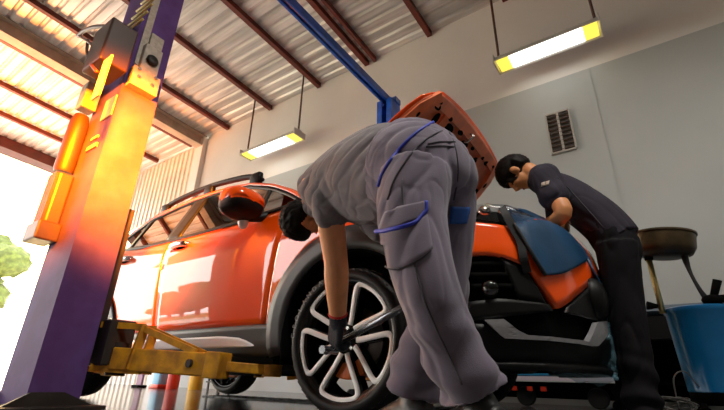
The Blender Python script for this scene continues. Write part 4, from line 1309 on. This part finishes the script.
loft(b, [(at(622, 242, 2.6), .165, .105, SB), (at(611, 232, 2.6), .175, .118, SB), (at(595, 217, 2.6), .178, .122, SB), (at(575, 202, 2.6), .18, .120, SB), (at(558, 190, 2.6), .175, .10, SB), (at(547, 184, 2.6), .12, .075, SB)], 28)
limb(b, [shc+SB*.08, shN, shN.lerp(elN, .35), shN.lerp(elN, .55)], [.085, .086, .082, .084], 20)
limb(b, [shc-SB*.08, shF, shF.lerp(elF, .5)], [.085, .085, .080], 20)
limb(b, [shc, shc.lerp(hc2, .35)], [.085, .068])
sh2 = remesh('shirt', b, M['shirt2'], p2, .008, 5, folds(.008, 10, (at(560, 186, 2.6)-at(610, 228, 2.6)), 7, .006))
b = bmesh.new()
for h_, k_, a_ in ((hipN, kneeN, ankN), (hipF, kneeF, ankF)):
    limb(b, [h_+Vector((0, 0, .02)), h_.lerp(k_, .4), k_, k_.lerp(a_, .5), Vector((a_.x, a_.y, .07))], [.102, .094, .082, .074, .076], 24, ball=False)
loft(b, [(pel+Vector((.0, 0, -.13)), .13, .085, SB), (pel+Vector((.0, 0, -.02)), .17, .112, SB), (wst+Vector((.0, 0, .0)), .165, .11, SB)], 26)
tr2 = remesh('trousers', b, M['trouser2'], p2, .008, 5, folds(.008, 9, (.3, 0, 1), 9, .008))
S2 = world_tree(sh2); T2 = world_tree(tr2)
seam('belt', S2, [(607, 243), (614, 240), (624, 236), (634, 231)], .006, M['strap'], sh2, .0)
seam('shirt_seam', S2, [(556, 176), (570, 190), (588, 210), (604, 228)], .003, M['stitch'], sh2)
for k, (x, y) in enumerate(((543, 184), (547, 183))):
    patch('sleeve_badge', S2, [(x-1.5, y+3), (x+2, y+2)], [(x-1, y-1), (x+2.5, y-2)], M['plate'], sh2, .003, 3, 3, .002)
shoe(p2, (ankN.x+.07, ankN.y, 0), (ankN.x-.19, ankN.y, 0)); shoe(p2, (ankF.x+.07, ankF.y, 0), (ankF.x-.19, ankF.y, 0))
# ------------------------------------------------------------------ fender cover over the front of the car
NF = lambda s, z, off=.02: CO + nose(-1, off)(s, z)
def ns(px, py, off=.03):
    """point on the nose surface of the car under a pixel (coarse search along the body)"""
    best = None
    for i in range(61):
        s = .25+(SMAX-.25)*i/60
        for j in range(61):
            z = .45+.61*j/60
            p = CO + nose(-1, off)(s, z); q = p-CAM; dd = q.dot(FW)
            x = 362+FPX*q.dot(RT)/dd; y = 205-FPX*q.dot(UP)/dd
            e = (x-px)**2+(y-py)**2
            if best is None or e < best[0]: best = (e, p)
    return best[1]
car_trees = [BVHTree.FromPolygons([o.matrix_local @ v.co + CO for v in o.data.vertices], [list(q.vertices) for q in o.data.polygons])
             for o in car.children if o.type == 'MESH' and o.name.split('.')[0] in ('bumper_skin', 'headlamp_lens', 'fog_lamp_surround', 'grille', 'front_wing', 'grille_horn', 'bumper_core')]
def drape(px, py, Y, lift_=.028):
    """cloth point under a pixel: in front of the car body where the body is met, else at depth Y"""
    d = ray(px, py).normalized()
    p = at(px, py, Y); t0 = (p-CAM).length
    for T_ in car_trees:
        h = T_.ray_cast(CAM, d)
        if h[0] is not None: t0 = min(t0, h[3]-lift_)
    return CAM+d*t0
cl = [(504, 207), (512, 222), (524, 242), (536, 262), (545, 276)]
cr = [(546, 219), (560, 226), (573, 237), (584, 249), (590, 259)]
A = resample(catmull([Vector((*q, 0)) for q in cl], 6), 26); B_ = resample(catmull([Vector((*q, 0)) for q in cr], 6), 26)
b = bmesh.new(); g = []
for i in range(27):
    row = []
    for j in range(17):
        q = A[i].lerp(B_[i], j/16)
        q = q + Vector((0, -3.0*math.sin(math.pi*j/16)*(1-i/26) + 4.5*math.sin(math.pi*j/16)*(i/26), 0))
        row.append(drape(q.x, q.y, 2.10+.36*j/16))
    g.append(row)
for _ in range(3):
    for i in range(1, 26):
        for j in range(1, 16): g[i][j] = g[i][j]*.5+(g[i-1][j]+g[i+1][j]+g[i][j-1]+g[i][j+1])*.125
def redrape(p):
    d = (p-CAM).normalized(); t0 = (p-CAM).length
    for T_ in car_trees:
        h = T_.ray_cast(CAM, d)
        if h[0] is not None: t0 = min(t0, h[3]-.022)
    return CAM+d*t0
g = [[redrape(p) for p in row] for row in g]
left_edge = [r_[0] for r_ in g]
g = [[b.verts.new(p+Vector((.3, -.9, .3))*(.006*noise.noise(p*9)+.004)) for p in row] for row in g]
for i in range(26):
    for j in range(16): b.faces.new((g[i][j], g[i+1][j], g[i+1][j+1], g[i][j+1]))
fc = obj('fender_cover', b, M['cover']); thicken(fc, .006)
tag(fc, 'dark blue vinyl cover draped over the front of the orange car', 'fender cover')
b = bmesh.new(); tube(b, [p+Vector((.004, -.006, .002)) for p in left_edge], .009, 8); obj('edge_binding', b, M['strap'], fc)
b = bmesh.new()
tail = [drape(588, 258, 2.44), at(594, 270, 2.36), at(600, 284, 2.38), at(606, 300, 2.40)]
tail2 = [at(578, 252, 2.40), at(588, 268, 2.42), at(597, 286, 2.43), at(604, 304, 2.44)]
A, B_ = resample(tail, 10), resample(tail2, 10)
g = [[b.verts.new(A[i].lerp(B_[i], j/4)+Vector((.01*noise.noise(A[i]*9), -.012*math.sin(j), 0))) for j in range(5)] for i in range(11)]
for i in range(10):
    for j in range(4): b.faces.new((g[i][j], g[i+1][j], g[i+1][j+1], g[i][j+1]))
thicken(obj('hanging_flap', b, M['cover'], fc), .005)
b = bmesh.new()
pts = catmull([ns(503, 207, .03), ns(507, 214, .03), ns(514, 228, .02), ns(519, 243, .02), ns(524, 258, .02), ns(528, 272, .0)], 5)
for a, c_ in zip(pts, pts[1:]): bar(b, a, c_+(c_-a)*.2, .035, .006, up=Vector((.3, -.9, .2)))
obj('strap', b, M['strap'], fc, False)
# ------------------------------------------------------------------ clear plastic film hanging at the nose and trailing on the floor
b = bmesh.new()
rows_ = [[at(596, 292, 2.46), at(604, 290, 2.5)], [at(600, 320, 2.44), at(612, 318, 2.5)], [at(601, 345, 2.42), at(620, 350, 2.5)], [at(586, 362, 2.40), at(622, 372, 2.5)], [at(556, 366, 2.36), at(616, 384, 2.46)], [at(530, 369, 2.32), at(600, 386, 2.44)]]
L_ = catmull([r_[0] for r_ in rows_], 5); Q_ = catmull([r_[1] for r_ in rows_], 5)
g = []
for i, (p, q) in enumerate(zip(L_, Q_)):
    g.append([b.verts.new(p.lerp(q, j/10)+noise.noise_vector(p.lerp(q, j/10)*16+Vector((j*.35, 0, 0)))*.022) for j in range(11)])
for i in range(len(g)-1):
    for j in range(10): b.faces.new((g[i][j], g[i+1][j], g[i+1][j+1], g[i][j+1]))
film = obj('plastic_film', b, M['film'], None, False)
tag(film, 'crumpled clear plastic film hanging from the car nose beside the second mechanic', 'plastic film')
# ------------------------------------------------------------------ oil drainer
dx, dy = .235, 3.55
dr = empty('oil_drainer', (dx, dy, 0)); tag(dr, 'blue oil drainer drum with a brown catch bowl on a pole, at the right edge', 'oil drainer')
b = bmesh.new(); lathe(b, [(0, .15), (.15, .15), (.165, .165), (.182, .63), (.19, .64), (.19, .665), (.178, .672), (.06, .685), (0, .69)], n=40); obj('drum', b, M['drum'], dr, angle=40)
b = bmesh.new(); lathe(b, [(0, .09), (.14, .09), (.16, .12), (.165, .16), (0, .16)], n=32); obj('base', b, M['matt_black'], dr, angle=40)
for a in (45, 135, 225, 315):
    x, y = .15*math.cos(R(a)), .15*math.sin(R(a))
    b = bmesh.new(); lathe(b, [(0, -.015), (.035, -.015), (.04, -.008), (.04, .008), (.035, .015), (0, .015)], c=(x, y, .041), axis='Y', n=20); box(b, (x, y, .085), (.03, .045, .03)); obj('caster', b, M['matt_black'], dr, angle=40)
pa, pb = at(661, 306, 3.48)-dr.location, at(648, 256, 3.48)-dr.location
b = bmesh.new(); tube(b, [pa-Vector((0, 0, .05)), pb], .018, 12); obj('pole', b, M['brass'], dr)
b = bmesh.new(); tube(b, [pa+Vector((-.015, 0, 0)), pa+Vector((-.075, -.02, .005))], [.012, .03], 10); obj('clamp_screw', b, M['matt_black'], dr)
b = bmesh.new(); tube(b, [pb-Vector((0, 0, .03)), pb+Vector((0, 0, .03))], .026, 12); obj('pole_clamp', b, M['matt_black'], dr)
bc = at(663, 245, 3.48)-dr.location
b = bmesh.new()
BR = Matrix.Rotation(R(7), 3, 'Y')
lathe(b, [(0, -.085), (.12, -.085), (.165, -.07), (.185, -.03), (.19, .055), (.198, .06), (.198, .072), (.18, .072), (.175, -.02), (.15, -.055), (.0, -.06)], c=bc, n=40, mat=Matrix.Diagonal((1.0, 1.0, 1)).to_3x3() @ BR if False else BR)
obj('catch_bowl', b, M['bowl'], dr, angle=50)
h0 = at(683, 247, 3.48)-dr.location
hs = [h0+Vector((0, 0, .04)), at(685, 258, 3.46)-dr.location, at(691, 274, 3.45)-dr.location, at(700, 290, 3.45)-dr.location, at(708, 301, 3.47)-dr.location]
b = bmesh.new(); tube(b, hs, [.022, .020, .011, .013, .02], 10, sub=6); obj('drain_hose', b, M['strap'], dr)
vc = at(713, 300, 3.45)-dr.location
b = bmesh.new(); ell(b, vc, Matrix.Identity(3), (.06, .05, .035)); tube(b, [vc, vc+Vector((.05, -.02, .12))], [.02, .024], 10); tube(b, [vc+Vector((-.02, 0, -.07)), vc], .03, 12); tube(b, [vc, vc+Vector((.13, 0, .01))], [.03, .02], 10); obj('valve_handle', b, M['matt_black'], dr)
# wire tangle on the floor beside the drum
b = bmesh.new(); random.seed(11)
c_ = Vector((-.02, 3.1, .07))
pts = []
for k in range(46):
    a = k*.9; r_ = .05+.07*random.random()
    pts.append(c_+Vector((r_*1.1*math.cos(a), r_*.8*math.sin(a), max(-.065, .05*math.sin(k*.37)+.03*random.random()))))
tube(b, pts, .0035, 6, sub=6)
tube(b, [c_+Vector((.02, 0, .0)), c_+Vector((.03, .02, .16)), c_+Vector((.09, .06, .20)), c_+Vector((.14, .1, .12))], .004, 6, sub=6)
tag(obj('wire_tangle', b, M['wire']), 'tangle of grey wire on the floor beside the blue drum', 'wire')
# ------------------------------------------------------------------ far low platform behind the car
pl = empty('low_lift_platform', (-1.45, 4.4, 0)); tag(pl, 'low cyan-blue lift platform with a lilac edge on the floor behind the car nose', 'lift platform')
b = bmesh.new(); box(b, (0, .15, .285), (2.3, .55, .05), bevel=.006); obj('deck', b, M['platform'], pl, False)
b = bmesh.new(); box(b, (0, -.14, .235), (2.3, .03, .035), bevel=.004); obj('edge_rail', b, M['lilac'], pl, False)
b = bmesh.new(); box(b, (0, .2, .14), (2.1, .3, .14)); obj('underframe', b, M['matt_black'], pl, False)
for x in (-.95, -.35, .3, .9):
    b = bmesh.new(); lathe(b, [(0, -.03), (.075, -.03), (.085, -.015), (.085, .015), (.075, .03), (0, .03)], c=(x, -.02, .086), axis='Y', n=24); obj('roller', b, M['rubber'], pl, angle=40)
for x in (.02, .16, .28):
    b = bmesh.new(); box(b, (x+.2, -.10, .15), (.05, .02, .04), bevel=.004); obj('red_reflector', b, M['red'], pl, False)
wb_ = empty('workbench', (.85, 4.68, 0)); tag(wb_, 'dark low workbench with a blue-grey top against the back wall behind the drum', 'workbench')
b = bmesh.new(); box(b, (0, 0, .81), (2.1, .56, .05), bevel=.005); obj('bench_top', b, mat('blue_grey_bench_top', (.16, .20, .24), .5), wb_, False)
b = bmesh.new(); box(b, (0, .24, .42), (2.0, .03, .70)); obj('back_panel', b, M['matt_black'], wb_, False)
for x in (-1.0, 0, 1.0):
    for y in (-.22, .2):
        b = bmesh.new(); box(b, (x, y, .39), (.06, .06, .78)); obj('leg', b, M['dark_steel'], wb_, False)
b = bmesh.new(); box(b, (0, 0, .22), (2.0, .48, .03)); obj('lower_shelf', b, M['matt_black'], wb_, False)
for x in (-.5, .5):
    b = bmesh.new(); box(b, (x, -.2, .66), (.86, .08, .20), bevel=.005); dwr = obj('drawer', b, M['black_plastic'], wb_, False)
    b = bmesh.new(); tube(b, [(x-.12, -.24, .66), (x-.12, -.27, .66), (x+.12, -.27, .66), (x+.12, -.24, .66)], .008, 6); obj('drawer_handle', b, M['dark_steel'], dwr)
# ------------------------------------------------------------------ things on the floor far behind the yellow arm
def ground(px, py): 
    d = ray(px, py); return CAM+d*((0-CAM.z)/d.z)
q = Vector((-6.55, 4.2, 0))
t = empty('red_extinguisher', q); tag(t, 'red cylinder standing on the floor behind the yellow lift arm', 'fire extinguisher')
b = bmesh.new(); lathe(b, [(0, 0), (.09, 0), (.095, .02), (.095, .36), (.07, .43), (.03, .46), (.03, .5), (0, .5)], n=28); obj('cylinder', b, M['red'], t, angle=40)
b = bmesh.new(); box(b, (.03, 0, .53), (.12, .03, .03)); tube(b, [(.03, 0, .5), (.12, 0, .42), (.12, 0, .2)], .012, 8, sub=4); obj('valve', b, M['matt_black'], t)
t = empty('yellow_cylinder', (-6.1, 4.3, 0)); tag(t, 'yellow cylinder standing on the floor to the right of the red cylinder', 'gas cylinder')
b = bmesh.new(); lathe(b, [(0, 0), (.10, 0), (.105, .02), (.105, .40), (.07, .50), (.03, .53), (0, .53)], n=28); obj('cylinder', b, M['yellow'], t, angle=40)
b = bmesh.new(); lathe(b, [(.0, .53), (.035, .53), (.035, .6), (0, .6)], n=16); obj('valve', b, M['steel'], t, angle=40)
t = empty('plastic_canister', (-6.85, 4.15, 0)); tag(t, 'pale blue canister with a red foot standing left of the red cylinder', 'canister')
b = bmesh.new(); box(b, (0, 0, .26), (.22, .16, .42), bevel=.03); obj('body', b, M['lblue'], t)
b = bmesh.new(); box(b, (0, 0, .03), (.26, .2, .06), bevel=.01); obj('foot', b, M['red'], t)
b = bmesh.new(); lathe(b, [(0, .46), (.035, .46), (.035, .52), (0, .52)], n=16); obj('cap', b, M['white'], t, angle=40)
t = empty('tool_stand', (-5.6, 4.35, 0)); tag(t, 'dark tool stand behind the yellow arm, near the rear wheel', 'stand')
for x in (-.12, .12):
    for y in (-.1, .1):
        b = bmesh.new(); box(b, (x, y, .3), (.025, .025, .6)); obj('leg', b, M['dark_steel'], t, False)
for z in (.12, .42, .60):
    b = bmesh.new(); box(b, (0, 0, z), (.30, .26, .02)); obj('shelf', b, M['dark_steel'], t, False)
t = empty('purple_panel', (-7.35, 4.1, 0)); tag(t, 'dark purple upright board leaning low behind the lift column', 'board')
b = bmesh.new(); box(b, (0, 0, .3), (.16, .04, .6), bevel=.005); obj('board', b, M['purple'], t, False)
b = bmesh.new(); box(b, (0, 0, .02), (.2, .16, .04), bevel=.005); obj('foot', b, M['matt_black'], t, False)
# ------------------------------------------------------------------ black perforated drain grate in the floor
gr = bmesh.new()
for i in range(22): box(gr, (-3.9+i*.12, 3.05, .006), (.05, .36, .012))
for j in range(4): box(gr, (-2.64, 2.89+j*.106, .006), (2.6, .03, .010))
tag(obj('drain_grate', gr, M['mat_black'], None, False), 'black slotted drain grate in the floor under the car', 'grate')
